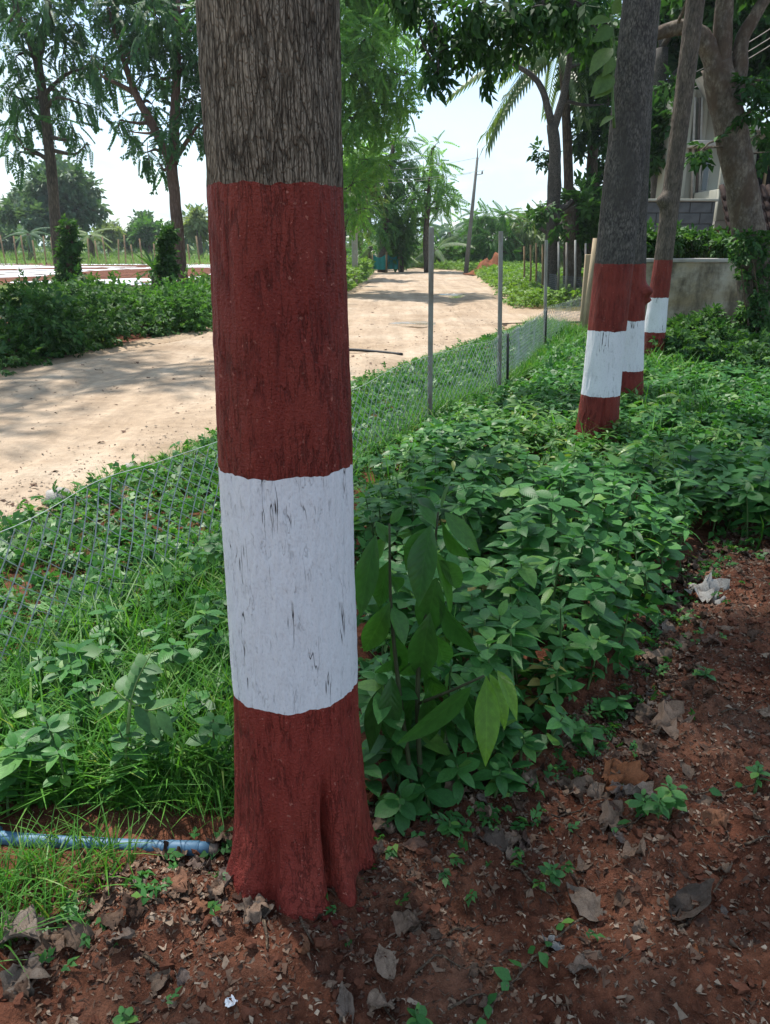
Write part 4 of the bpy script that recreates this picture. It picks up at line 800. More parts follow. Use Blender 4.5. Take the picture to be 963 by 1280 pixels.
# ------------------------------------------------------------------ single plants
SLS = [leaf_t(12, .21, .35, .26, .92, .014), leaf_t(12, .20, .5, .42, 1.05, .02), leaf_t(12, .21, .2, .15, .85, .01)]
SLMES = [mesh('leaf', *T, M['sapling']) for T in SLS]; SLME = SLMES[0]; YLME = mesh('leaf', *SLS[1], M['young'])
def place_leaf(e, a, b, wpx, me_, up=(0, -.7, .7)):
    a, b = np.array(a), np.array(b); L = np.linalg.norm(b-a); y = Vector((b-a)/L); x = y.cross(Vector(up)).normalized(); z = x.cross(y)
    o = link('leaf', me_, e, a-np.array(e.location)); o.rotation_euler = Matrix((x, y, z)).transposed().to_euler(); ws = wpx*mpp(a[1], a[2])/.42; o.scale = (ws, L, (ws+L)/2); return o
bs = G(528, 990); sap = empty('broad_leaf_sapling', bs, 'sapling with long drooping veined leaves right beside the big painted trunk', 'sapling')
Yd = bs[1]; s1 = curve([bs-[0, 0, .05], P(522, 860, Yd), P(537, 740, Yd+.02), P(548, 640, Yd+.04)], 12); s2 = curve([bs-[.02, 0, .05], P(500, 870, Yd-.02), P(489, 760, Yd), P(487, 655, Yd)], 12); s3 = curve([P(522, 880, Yd), P(560, 865, Yd-.08), P(605, 845, Yd-.14)], 8)
add('stem', tube(s1, np.linspace(.009, .003, 12), 7), M['stem_dark'], sap); add('stem', tube(s2, np.linspace(.008, .003, 12), 7), M['stem_dark'], sap); add('stem', tube(s3, np.linspace(.005, .003, 8), 6), M['stem_dark'], sap)
for (u, v, u2, v2, w, dy, y) in [(540, 655, 515, 756, 44, -.08, 0), (533, 660, 508, 715, 36, -.02, 0), (470, 668, 446, 776, 34, -.05, 0), (486, 668, 462, 705, 20, .03, 0), (556, 640, 602, 692, 26, -.03, 0), (552, 650, 585, 720, 24, .05, 0), (546, 722, 528, 806, 44, .0, 0), (538, 765, 520, 862, 46, -.04, 0), (549, 745, 590, 838, 36, -.02, 0), (488, 752, 452, 826, 38, -.02, 0), (490, 760, 512, 800, 30, -.05, 0), (490, 845, 487, 927, 33, -.06, 0), (478, 858, 455, 945, 32, -.02, 0), (502, 845, 522, 905, 30, .03, 0),
        (590, 858, 504, 938, 40, -.1, 0), (608, 845, 611, 948, 38, -.14, 1), (622, 838, 648, 880, 22, -.12, 1), (612, 842, 640, 905, 26, -.08, 1), (598, 850, 640, 920, 30, .05, 0), (580, 862, 588, 918, 24, 0, 0), (552, 635, 560, 600, 12, 0, 0), (546, 640, 520, 618, 16, .03, 0), (488, 655, 505, 632, 14, 0, 0), (540, 790, 572, 850, 34, .06, 0), (487, 720, 515, 745, 26, .06, 0), (530, 830, 560, 900, 34, .07, 0), (500, 820, 470, 850, 30, .06, 0), (543, 690, 575, 770, 34, .05, 0), (488, 700, 465, 770, 32, .05, 0), (540, 800, 500, 870, 38, .05, 0), (489, 790, 512, 860, 34, .03, 0), (535, 860, 540, 940, 36, -.03, 0), (515, 880, 480, 950, 34, .02, 0), (560, 870, 560, 950, 34, .05, 0), (545, 660, 530, 630, 18, .0, 0), (548, 700, 590, 740, 30, .08, 0), (488, 680, 470, 650, 18, .02, 0), (500, 870, 465, 905, 34, .08, 0), (575, 860, 600, 930, 32, .06, 0)]:
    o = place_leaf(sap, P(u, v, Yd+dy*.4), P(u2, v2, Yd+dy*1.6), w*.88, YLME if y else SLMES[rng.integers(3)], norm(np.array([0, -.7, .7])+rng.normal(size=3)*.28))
    if y: tag(o, 'yellow green leaf with backlight put into its colour')
# compound leaved plant on the left
bs = G(154, 995); pl = empty('compound_leaf_plant', bs, 'seedling with pale paired leaflets on a thick green stem near the pipe', 'plant'); Yd = bs[1]
add('stem', tube(curve([bs-[0, 0, .03], P(158, 940, Yd), P(163, 878, Yd+.02)], 8), np.linspace(.006, .005, 8), 7), M['stem_pale'], pl)
PLT = leaf_t(5, .2, .15, .18); PLME = mesh('leaflet', *PLT, M['pinn'])
for (pts, nl) in (([(163, 878), (150, 868), (140, 855)], 4), ([(163, 880), (172, 850), (190, 815)], 10), ([(163, 878), (185, 888), (215, 880)], 6)):
    c = curve([P(u, v, Yd+.02+.01*i) for i, (u, v) in enumerate(pts)], 8); add('leaf_stalk', tube(c, np.linspace(.003, .0015, 8), 5), M['stem_pale'], pl)
    for k in range(nl):
        q = c[min(7, int(1+k//2*2*6/nl))]; s = -1 if k % 2 else 1; t = norm(c[-1]-c[0]); side = np.cross(t, [0, -.5, .85]); o = place_leaf(pl, q, q+(side*s*.8+t*.55+[0, 0, -.25])*.085, 17, PLME, (0, -.4, .9)); o.name = 'leaflet'
for (u, v, h, big, lab) in ((28, 1005, .2, 1.5, 'round leaved weed at the end of the pipe nearest the grass'), (60, 985, .2, 1.25, 'broad leaved weed beside the round leaved one past the pipe'), (240, 930, .16, 1.1, 'glossy broad leaved weed leaning on the big painted trunk'), (105, 950, .18, .95, 'bushy weed between the pipe and the compound leaved seedling'), (215, 890, .24, 1.2, 'tall glossy weed behind the compound leaved seedling'), (95, 905, .2, 1.0, 'leafy weed poking through the fallen wire mesh'), (255, 850, .28, 1.25, 'dark leafy weed against the white painted band'),
                            (820, 1030, .09, .75, 'fresh green sprig among dry leaves on the red soil'), (800, 1020, .07, .65, 'second small sprig beside the fresh green one'), (838, 1018, .1, .7, 'upright little sprig beside the crumpled grey leaves'), (945, 985, .09, .6, 'lone seedling standing on the bare red soil ridge'), (520, 1285, .04, .55, 'tiny seedling at the dry leaves below the trunk'), (160, 1285, .04, .5, 'tiny seedling on the bare soil below the pipe'), (690, 1095, .05, .45, 'small seedling beside the split grey leaf'), (880, 850, .04, .7, 'tiny pale seedling on the soil slope'), (650, 960, .1, .8, 'leafy sprig at the shaded foot of the sapling'), (560, 1050, .05, .5, 'small sprig in the leaf litter right of the trunk'), (730, 930, .09, 1., 'weed sprig beside the orange crumpled leaf'), (770, 880, .1, 1., 'weed sprig at the corner of the weed bed')):
    g = G(u, v); weed_thing(g[0], g[1], h, lab, None, big, .1, 'weed_sprig' if h < .15 else 'broad_weed', None, 'weed')
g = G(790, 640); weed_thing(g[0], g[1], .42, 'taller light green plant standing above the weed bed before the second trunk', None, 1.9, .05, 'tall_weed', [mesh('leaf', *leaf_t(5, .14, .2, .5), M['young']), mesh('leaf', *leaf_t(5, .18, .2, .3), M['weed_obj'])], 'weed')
# big leaved plant by the stained wall and big leaves climbing the second trunk
bs = G(850, 425); e = empty('taro_plant', bs, 'plant with one big upright leaf before the stained wall', 'plant'); yy = bs[1]
for (u, v, u2, v2, w, me_) in ((842, 398, 838, 370, 18, SLME), (858, 402, 838, 400, 12, YLME), (860, 402, 875, 398, 12, YLME)):
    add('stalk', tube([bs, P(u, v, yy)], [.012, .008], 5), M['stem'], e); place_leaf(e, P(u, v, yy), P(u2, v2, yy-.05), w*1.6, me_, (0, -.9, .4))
b2 = P(775, 150, 5.62); e = empty('climbing_vine', b2, 'vine with large pale leaves climbing the dark painted trunk', 'vine')
add('stem', tube(curve([P(768, 160, 5.62), P(766, 110, 5.62), P(768, 60, 5.64), P(764, 20, 5.64)], 10), np.linspace(.01, .006, 10), 6), M['stem'], e)
BLM = mesh('leaf', *leaf_t(6, .3, .2, .3, .8), M['vine'])
for (u, v, u2, v2, w) in ((764, 25, 738, 22, 16), (766, 35, 745, 48, 16), (766, 60, 736, 84, 22), (768, 72, 757, 92, 14), (768, 95, 741, 112, 22), (766, 105, 746, 118, 14), (765, 18, 780, -6, 14), (768, 145, 750, 152, 10)): place_leaf(e, P(u, v, 5.62), P(u2, v2, 5.56), w*.8, BLM, norm(np.array([.5, -.4, .7])+rng.normal(size=3)*.4))
# vines creeping on the soil
VL = mesh('leaf', *leaf_t(3, .34, .1, .15, .75), M['weed_obj'])
for pts, nl, lab in (([(585, 1290), (615, 1245), (650, 1205), (690, 1165), (735, 1125)], 13, 'thin leafy runner creeping over the soil toward the split grey leaf'), ([(770, 1030), (820, 1010), (880, 985), (965, 968)], 7, 'thin runner crossing the soil ridge by the lone seedling')):
    c = curve([G(u, v, .02) for u, v in pts], 24); c[:, 2] = H(c[:, 0], c[:, 1])+.012+.006*rng.random(24); e = empty('creeping_vine', c[0], lab, 'vine')
    add('stem', tube(c, .0028, 5), M['twig'], e)
    for k in range(nl):
        q = c[int(k*23/nl)]; a = rng.uniform(0, 6); o = link('leaf', VL, e, q-c[0]+[0, 0, .008]); s = rng.uniform(.028, .045); o.scale = (s, s, s); o.rotation_euler = (rng.normal()*.3, rng.normal()*.3, a)

# ------------------------------------------------------------------ chain link fence
fp = [(-1.75, 1.4), (-1.35, 2.3), (-.95, 3.3), (-.45, 4.6), tuple(G(537, 532)[:2]), tuple(G(624, 490)[:2]), tuple(G(681, 436)[:2]), (4.3, 15.6)]
fc = curve([(x, y, 0) for x, y in fp], 900); seg_l = np.r_[0, np.cumsum(np.linalg.norm(np.diff(fc, axis=0), axis=1))]; LEN = seg_l[-1]
fe = empty('chain_link_fence', (*fp[4], 0), 'sagging chain link fence with steel posts between weeds and road', 'fence')
def fpos(s, z):                       # point on the sagging mesh
    x = np.interp(s, seg_l, fc[:, 0]); y = np.interp(s, seg_l, fc[:, 1]); k = np.interp(s, seg_l, np.arange(900)); i = np.clip(k.astype(int), 0, 897)
    t = fc[i+2]-fc[i]; t = t/np.linalg.norm(t, axis=1)[:, None]; nx, ny = -t[:, 1], t[:, 0]
    top = .56+.05*fbm(s*.7, 0., 0, 2, 91)-.05*sstep(5.0, 1., s); lean = (.10+.14*fbm(s*.5, 5., 0, 2, 92))*sstep(6.5, 3, s)+.03*fbm(s*2, z*2, 0, 2, 93)
    f = z/.56; return np.stack([x+nx*lean*f, y+ny*lean*f, .02+f*top+.015*noise(s*2.2, f*2, 0, 94)], 1)
cell = .047; nW = int(LEN/cell); rows = 13; L = []; sV = []; base = 0; Fs = []
zz_ = np.linspace(0, .56, rows)
for w in range(nW):
    s = w*cell + np.where((np.arange(rows)+w) % 2 == 0, 0, cell) ; s = np.clip(s, 0, LEN-.01); p = fpos(s, zz_); d = .0026
    p[:, 1] += np.where(np.arange(rows) % 2 == 0, .002, -.002)
    off = np.array([(1, 0, 0), (-.5, .87, 0), (-.5, -.87, 0)])*d*1.25; V = (p[:, None]+off[None]).reshape(-1, 3)
    i = np.arange(rows-1)[:, None]*3; j = np.arange(3)[None]; jn = (j+1) % 3
    Fs.append(np.stack([(i+j).ravel(), (i+jn).ravel(), (i+3+jn).ravel(), (i+3+j).ravel()], 1)+base); base += len(V); sV.append(V)
tag(add('wire_mesh', (np.concatenate(sV), np.concatenate(Fs)), M['wire'], fe), kind='stuff')
for (u, v, vt, lean) in ((537, 532, 284, .0), (624, 490, 289, 0), (681, 436, 300, 0.03)):
    b = G(u, v); t = P(u+2, vt, b[1]); w = .027
    V0, F0 = [], []
    prof = np.array([(0, 0), (w*1.5, 0), (w*1.5, .005), (.005, .005), (.005, w*1.5), (0, w*1.5)])-w*.6
    V = np.concatenate([np.c_[prof+b[:2], np.full(6, -.1)], np.c_[prof+t[:2], np.full(6, t[2])]]); F = [(j, (j+1) % 6, 6+(j+1) % 6, 6+j) for j in range(6)]+[(6, 7, 8, 9), (6, 9, 10, 11)]
    add('post', (V, np.array(F)), M['metal'], fe, False)
for z in (.57,):
    s = np.linspace(0, LEN-.02, 200); add('line_wire', tube(fpos(s, np.full(200, z)), .0017, 4, 0, False), M['wire'], fe)
# dark iron stub posts tying the mesh
for u, v0, v1 in ((626, 455, 430), (676, 425, 404)):
    b = G(u, 492 if u < 650 else 438); add('stay_rod', tube([b+[.08, .05, 0], b+[.05, .03, .62]], .014, 6), M['rubber'], fe)

# ------------------------------------------------------------------ stick fence with fine mesh on the far side
sf = [(654, 27, 308), (662, 25.8, 306), (669, 24.8, 304), (677, 23.6, 305), (697, 21.6, 302), (707, 21, 303), (718, 20.6, 300), (731, 20.2, 304)]
e = empty('stick_fence', (P(690, 380, 22)[0], 22, 0), 'fence of thin sticks with fine dark mesh in front of the dark trunk', 'fence')
bb = []
for k, (u, Y, vt) in enumerate(sf):
    t = P(u+1.5, vt, Y); b = np.array([P(u, 380, Y)[0], Y, -.1]); bb.append(b); add('post', tube([b, (b+t)/2+[.02, 0, 0], t], [.036, .032, .028], 7), M['wood'] if k < 4 else M['metal'], e)
sV = []; Fs = []; base = 0; c = np.array(bb[2:]); sl_ = np.r_[0, np.cumsum(np.linalg.norm(np.diff(c[:, :2], axis=0), axis=1))]
for w in range(int(sl_[-1]/.05)):
    s = w*.05; x, y = np.interp(s, sl_, c[:, 0]), np.interp(s, sl_, c[:, 1])
    for dx in (0,):
        V, F = tube([(x, y, 0), (x, y, .72)], .0035, 3, 0, False); sV.append(V); Fs.append(F+base); base += len(V)
for z in np.arange(.05, .73, .05):
    V, F = tube(np.c_[c[:, :2], np.full(len(c), z)], .0035, 3, 0, False); sV.append(V); Fs.append(F+base); base += len(V)
tag(add('wire_mesh', (np.concatenate(sV), np.concatenate(Fs)), M['wirefar'], e), kind='stuff')
b = P(735, 372, 13.5); tag(add('stone_slab', bevbox(b[0]-.09, b[0]+.09, 13.5, 13.58, -.1, P(735, 318, 13.5)[2], .012), M['plank']), 'pale upright slab behind the dark painted trunk', 'slab')
tag(add('wooden_pole', tube([[P(733, 372, 13)[0], 13, 0], P(744, 298, 13.2)], [.04, .034], 8), M['plank']), 'leaning yellowish pole against the pale upright slab', 'pole')

# ------------------------------------------------------------------ compound wall, creeper, house
wy = 12.6; x0, x1 = P(797, 380, wy)[0], P(925, 380, wy)[0]; zt = P(860, 323, wy)[2]
wl = empty('compound_wall', ((x0+x1)/2, wy, 0), 'low stained plaster wall behind the slender painted tree', 'wall')
add('wall_panel', bevbox(x0, x1, wy, wy+.2, -.1, zt-.06, .01), M['wall'], wl); add('coping', bevbox(x0-.02, x1+.02, wy-.03, wy+.23, zt-.06, zt, .012), M['concrete'], wl)
gx0 = P(955, 380, wy)[0]; gp = empty('compound_wall', (gx0+1, wy, 0), 'short stretch of pale wall past the leaning tree', 'wall')
add('wall_panel', bevbox(gx0, gx0+3, wy, wy+.2, -.1, zt-.1, .01), M['wall'], gp); add('coping', bevbox(gx0-.02, gx0+3.02, wy-.03, wy+.23, zt-.1, zt-.04, .012), M['concrete'], gp)
def shrub(name, lab, blobs, Ts, size, mat, base, cat='shrub', group=None, droop=.3):
    e = empty(name, base, lab, cat, group)
    add('stem', join(*[tube(curve([np.array(base), (np.array(base)*.5+np.array(b[0])*.5)+rng.normal(size=3)*.05, b[0]], 5), np.linspace(.02, .006, 5), 5) for b in blobs]), M['twig'], e)
    add('foliage', blob_leaves(blobs, Ts, size, droop), mat, e); return e
shrub('wall_creeper', 'dark creeper heaped along the top of the stained wall', pb([(805, 300, 14), (820, 305, 15), (838, 298, 15), (856, 308, 15), (872, 300, 14), (888, 310, 14), (905, 305, 14), (925, 300, 14), (790, 300, 14), (783, 320, 12), (850, 290, 8), (815, 318, 9), (780, 340, 12)], 13.1, 40, .25), TUFT, .17, M['hedge'], (P(850, 380, 13.2)[0], 13.2, .1), 'creeper')
shrub('trunk_vine', 'vine covering the foot of the leaning tree', pb([(935, 300, 14), (950, 310, 15), (960, 330, 13), (940, 345, 11), (955, 365, 13), (938, 385, 13), (958, 400, 14), (930, 405, 12), (925, 320, 8)], 11.2, 30, .15), TUFT, .14, M['hedge'], (P(945, 420, 11.2)[0], 11.2, .0), 'vine')
for k, (u, v, r) in enumerate([(845, 412, 14), (872, 415, 16), (900, 418, 15), (925, 430, 18), (955, 440, 20), (840, 440, 14)]):
    Y = 11.9-k*.15 if k < 3 else 10.4; c = P(u, v, Y)
    shrub('yard_shrub', ['small dark shrub at the corner of the stained wall', 'dark shrub below the middle of the stained wall', 'dark shrub between the stained wall and leaning tree', 'dark shrub at the foot of the leaning tree', 'spreading dark shrub past the leaning tree', 'low shrub behind the slender painted tree'][k], [(c+rng.normal(size=3)*[.2, .15, .06], r*mpp(Y)*.8, 120) for q in range(4)], TUFT, .14, M['hedge'], (c[0], Y, 0), group='shrubs below the stained wall')
# house
hy_ = 17.6
h0 = empty('house', (P(900, 300, hy_)[0], hy_, 0), 'pale cream house with grey block parapet behind the leaning tree', 'house')
hx0 = P(852, 200, hy_)[0]; hx1 = P(898, 200, hy_)[0]
add('wall', box(hx0, P(906, 200, hy_)[0], hy_, hy_+1.4, -.1, P(880, 112, hy_)[2]), M['house'], h0, False); add('wall', box(P(906, 200, hy_)[0], 12.5, hy_+.03, hy_+6, -.1, P(930, 168, hy_)[2]), M['house'], h0, False); add('roof_slab', box(P(906, 200, hy_)[0]+.004, 12.6, hy_-.6, hy_+6, P(930, 168, hy_)[2]+.003, P(930, 168, hy_)[2]+.15), M['concrete'], h0, False)
add('pilaster', bevbox(hx0+.28, hx0+.42, hy_-.06, hy_-.002, 2.2, P(880, 118, hy_)[2], .01), M['house'], h0); add('pilaster', bevbox(hx0-.001-.12, hx0+.1, hy_-.1, hy_+.1, 2.2, P(880, 112, hy_)[2]-.01, .01), M['house'], h0)
le = P(870, 183, hy_); add('sun_shade', bevbox(hx0+.05, P(888, 183, hy_)[0], hy_-.5, hy_-.003, le[2]-.05, le[2]+.06, .015), M['concrete'], h0)
w = add('window', bevbox(P(877, 215, hy_)[0], P(886, 215, hy_)[0], hy_-.05, hy_-.004, P(880, 240, hy_)[2], P(880, 196, hy_)[2], .012), M['concrete'], h0)
add('pane', box(P(878.4, 215, hy_)[0], P(884.6, 215, hy_)[0], hy_-.058, hy_-.052, P(880, 238, hy_)[2], P(880, 198, hy_)[2]), M['glass'], w, False)
for u in (865, 871, 874): add('drain_pipe', tube([P(u, 250, hy_-.08), P(u+2.5, 165, hy_-.08), P(u+4, 122, hy_-.08)], .028, 8), M['concrete'] if u != 871 else M['stone_dark'], h0)
# sloping stair head above
sV = np.array([(x, y, z) for y in (hy_-.9, hy_-.01) for x, z in ((P(868, 100, hy_)[0], P(868, 100, hy_)[2]), (P(880, 95, hy_)[0], P(880, 95, hy_)[2]), (P(905, 155, hy_)[0], P(905, 155, hy_)[2]), (P(898, 160, hy_)[0], P(898, 160, hy_)[2]))])
add('stair_slab', (sV, np.array([(0, 1, 2, 3), (4, 7, 6, 5), (0, 4, 5, 1), (1, 5, 6, 2), (2, 6, 7, 3), (3, 7, 4, 0)])), M['concrete'], h0, False)
# projecting verandah
vy = 16.2; vx0 = P(897, 260, vy)[0]; zlow, zpar = P(910, 276, vy)[2], P(910, 236, vy)[2]
add('balcony_parapet', bevbox(vx0, 12.5, vy, vy+.14, zlow, zpar, .012), M['house'], h0); add('balcony_side', bevbox(vx0, vx0+.14, vy+.141, hy_-.003, zlow, zpar, .012), M['house'], h0)
add('floor_slab', box(vx0-.02, 12.5, vy-.02, hy_-.003, zlow-.14, zlow-.003), M['concrete'], h0, False)
add('brick_base', box(vx0+.05, 12.5, vy+.05, hy_-.003, -.1, zlow-.143), M['rust'], h0, False)
add('pillar', bevbox(vx0-.03, vx0+.06, vy-.03, vy+.06, zpar, P(897, 165, vy)[2], .01), M['house'], h0)
op = add('opening_shade', box(P(944, 210, hy_)[0], P(975, 210, hy_)[0], hy_-.03, hy_-.004, P(950, 245, hy_)[2], P(950, 180, hy_)[2]), M['dark'], h0, False)  # flat black panel painted for the shade inside, no real hole
add('frame', bevbox(P(955, 210, hy_)[0], P(958, 210, hy_)[0], hy_-.09, hy_-.032, P(950, 245, hy_)[2], P(950, 180, hy_)[2], .01), M['wood'], op)
# tiled canopy at right, its tiles built one by one
tl = mesh('tile', *tube(curve([(0, 0, 0), (0, .16, .1), (0, .34, .2)], 4), [.05, .053, .052, .05], 7), M['tile']); roof = add('tiled_canopy', box(P(908, 250, 15.6)[0], 11, 15.5, 16.15, 1.55, 1.62), M['concrete'], h0, False)
rz0 = P(930, 290, 15.5)[2]
for r in range(4):
    for k in range(22):
        o = link('tile', tl, roof, np.array([P(908, 250, 15.6)[0]+.1+k*.112, 15.42+r*.15, rz0+r*.19])-np.array(h0.location)-np.array(roof.location)); o.rotation_euler = (.25, 0, 0)
# block parapet: each block its own piece
by = 15.9; bx0, bx1 = P(780, 270, by)[0], P(893, 270, by)[0]; bz0, bz1 = P(850, 300, by)[2], P(850, 252, by)[2]
bw = empty('block_wall', ((bx0+bx1)/2, by, 0), 'grey concrete block wall with pale coping in front of the house', 'wall')
add('mortar_core', box(bx0+.01, bx1-.01, by+.012, by+.14, -.1, bz1-.005), M['mortar'], bw, False); add('coping', bevbox(bx0-.03, bx1+.03, by-.04, by+.19, bz1, bz1+.05, .012), M['house'], bw)
nr = 12; bh = .2; bl = .42; bme = {}
for r in range(nr):
    z1 = bz1-.006-r*bh; x = bx0-(bl/2 if r % 2 else 0)
    while x < bx1:
        a, b_ = max(x, bx0)+.007, min(x+bl, bx1)-.007; x += bl
        if b_-a < .05: continue
        kk = round(b_-a, 2)
        if kk not in bme: bme[kk] = mesh('block', *bevbox(0, b_-a, 0, .15, 0, bh-.014, .008), M['block'], False)
        o = link('block', bme[kk], bw, (a-bw.location[0], rng.uniform(-.005, .006), z1-bh+.007))
# wires over the yard and by the far pole
for k, (v0, v1) in enumerate(((96, 40), (105, 52), (112, 62))):
    a, b_ = P(748, v0+30, 27), P(1010, v1-35, 14); t = np.linspace(0, 1, 16)[:, None]; c = a*(1-t)+b_*t; c[:, 2] -= (.35*4*t*(1-t))[:, 0]
    tag(add('overhead_wire', tube(c, .008, 5), M['concrete']), 'thin overhead cable passing before the house trees', 'wire', 'overhead cables at the house')

# ------------------------------------------------------------------ poles, mound, net, field
b, t = G(583, 324, .3), None; Yp = 44.; b = P(583, 336, Yp); t = P(597, 197, Yp)
e = empty('electric_pole', (b[0], Yp, 0), 'leaning concrete electric pole beside the red earth mound', 'pole')
add('shaft', tube([[b[0]-.02, Yp, -.1], (b+t)/2, t], [.13, .10, .06], 8), M['pole'], e)
add('cross_arm', tube([t+[-.12, 0, -.85], t+[.3, 0, -.78]], .022, 6), M['metal'], e); add('insulator', tube([t+[.28, 0, -.78], t+[.28, 0, -.64]], [.045, .035], 6), M['stone_dark'], e); add('pin', tube([t, t+[.0, 0, .45]], [.03, .02], 6), M['stone_dark'], e)
for k, (dz, dx) in enumerate(((.0, 0), (-.6, .4), (-.75, -.3))):
    a = t+[dx, 0, dz]; b_ = P(300, 205+k*5, 40); tt = np.linspace(0, 1, 24)[:, None]; c = a*(1-tt)+b_*tt; c[:, 2] -= (.5*4*tt*(1-tt))[:, 0]
    tag(add('overhead_wire', tube(c, .009, 5), M['concrete']), 'thin power line strung from the leaning concrete pole', 'wire', 'power lines at the leaning pole')
Yp = 31.; b = P(444, 345, Yp); e = empty('meter_post', (b[0], Yp, 0), 'short concrete post carrying a yellowish meter box', 'post')
zt_ = P(446, 258, Yp)[2]; add('shaft', bevbox(b[0]-.11, b[0]+.11, Yp-.1, Yp+.1, -.1, zt_, .02), M['concrete'], e)
z_ = P(446, 280, Yp)[2]; bx_ = add('meter_box', bevbox(b[0]-.17, b[0]+.2, Yp-.28, Yp-.103, z_-.3, z_+.3, .02), M['plank'], e); add('lid', bevbox(b[0]-.19, b[0]+.22, Yp-.32, Yp-.1, z_+.3, z_+.35, .01), M['wood'], bx_)
c = P(613, 328, 42); e_n = 40; xs = np.linspace(-1.9, 1.9, e_n); ys_ = np.linspace(-1.4, 1.4, 30)
V, F = grid(xs, ys_, lambda x, y: .78*np.maximum(0, np.exp(-((x+.35)/.9)**2-(y/.8)**2)*.72+np.exp(-((x-.6)/.75)**2-(y/.8)**2)*.8-.09)*(1+.35*fbm(x*2.2, y*2.2, 0, 4, 15))+.10*fbm(x*3, y*3, 0, 3, 16)*np.exp(-(x/1.5)**2-(y/1.1)**2)-.05)
V = V*[.72, .8, 1.05]+[c[0], 42, .1]; tag(add('earth_mound', (V, F), M['mound']), 'heap of red earth on the green verge by the leaning pole', 'mound')
for u0, u1, lab in ((466, 483, 'teal net panel at the road end beneath the feathery trees'), (484, 499, 'smaller teal net panel beside the dark columnar bush')):
    Yn = 45.5 if u0 < 480 else 46.4; xa, xb = P(u0, 320, Yn)[0], P(u1, 320, Yn)[0]; za, zb = .15, P(480, 317, Yn)[2]
    e = empty('net_screen', ((xa+xb)/2, Yn, 0), lab, 'net screen')
    V, F = grid(np.linspace(0, 1, 14), np.linspace(0, 1, 6), lambda x, y: x*0); sag = 1-.25*np.sin(V[:, 0]*math.pi)*V[:, 1]; f_ = np.c_[xa+V[:, 0]*(xb-xa), Yn+.05*np.sin(V[:, 0]*16), za+V[:, 1]*(zb-za)*sag]
    n0 = len(f_); f2 = np.r_[f_, f_+[0, .015, 0]]; add('net', (f2, np.r_[F, F[:, ::-1]+n0]), M['teal'], e)
    for x in (xa, xb): add('stake', tube([(x, Yn, -.1), (x, Yn, zb+.1)], .035, 6), M['wood'], e)
# white mulch rows
for k in range(10):
    y0 = 26.5+k*2.7; t = np.linspace(0, 1, 60); xa, xb = -34-k*4, -6.6-.09*(y0-26)
    x = xa+(xb-xa)*t; yb = y0+.10*(xb-x)+.08*fbm(x*.6, k*3., 0, 2, 18); prof = np.array([(-1.2, -.1), (-1.15, .0), (-.5, .012), (.4, .012), (1.1, .0), (1.15, -.1)])
    V = np.stack([np.repeat(x[:, None], 6, 1), yb[:, None]+prof[None, :, 0], .278+prof[None, :, 1]+.012*fbm(x[:, None]*1.5, prof[None, :, 0]*3+k*5, 0, 3, 19)], -1).reshape(-1, 3)
    i = (np.arange(59)[:, None]*6+np.arange(5)[None]).ravel()
    tag(add('mulch_row', (V, np.stack([i+6, i+7, i+1, i], 1)), M['plastic']), 'long raised bed covered in white plastic film in the field', 'mulch row', 'white mulch rows in the field')
for k in range(10):
    y0 = 26.5+k*2.7+1.33; xa, xb = -34-k*4, -6.6-.09*(y0-26); x = np.linspace(xb, xa, 120); yb = y0+.10*(xb-x)+.1*fbm(x*.6, k*3., 0, 2, 18)
    pz = np.array([(-.2, -.12), (-.08, .02), (.07, .025), (.2, -.12)]); V = np.stack([np.repeat(x[:, None], 4, 1), yb[:, None]+pz[None, :, 0], .26+pz[None, :, 1]+.03*fbm(x[:, None]*2.2, pz[None, :, 0]+k*5, 0, 3, 23)], -1).reshape(-1, 3)
    i = (np.arange(119)[:, None]*4+np.arange(3)[None]).ravel(); tag(add('soil_ridge', (V, np.stack([i, i+1, i+5, i+4], 1)), M['ridge']), kind='structure')
# field fence posts
for k in range(24):
    u = -5+k*11.5+rng.uniform(-3, 3); Y = 52+rng.uniform(-1, 1); b = P(u, 312, Y); h = rng.uniform(1.2, 1.9); l = rng.normal()*.12
    tag(add('field_post', tube([(b[0], Y, .0), (b[0]+l, Y, .25+h)], [.06, .045], 6), M['wood']), 'thin wooden post of the field boundary beyond the mulch rows', 'post', 'field boundary posts')

# ------------------------------------------------------------------ pipe, stones, litter in the foreground
pa = [G(-60, 1030, .03), G(0, 1042, .03), G(130, 1050, .02), G(262, 1052, .02)]; pa = [np.array([p[0], p[1], float(H(p[0], p[1]))+.02]) for p in pa]; pc = curve([pa[0]+[-1.2, .12, 0]]+pa, 40); pc[:, 2] = np.linspace(pc[0, 2], pc[-1, 2], 40)+.006*np.sin(np.linspace(0, 5, 40))+.006
e = empty('water_pipe', pa[-1], 'blue plastic water pipe lying on the ground left of the big trunk', 'pipe')
add('pipe_body', tube(pc, .0175, 20, .0), M['pipe'], e); dirn = norm(pc[-1]-pc[-2]); add('coupling', tube([pc[-1]-dirn*.115, pc[-1]-dirn*.112, pc[-1]-dirn*.03, pc[-1]-dirn*.027], [.0178, .0192, .0192, .0178], 20), M['pipe'], e); add('end_plug', tube([pc[-1]-dirn*.002, pc[-1]+dirn*.018, pc[-1]+dirn*.024], [.0165, .0165, .012], 16), M['pipe_end'], e)
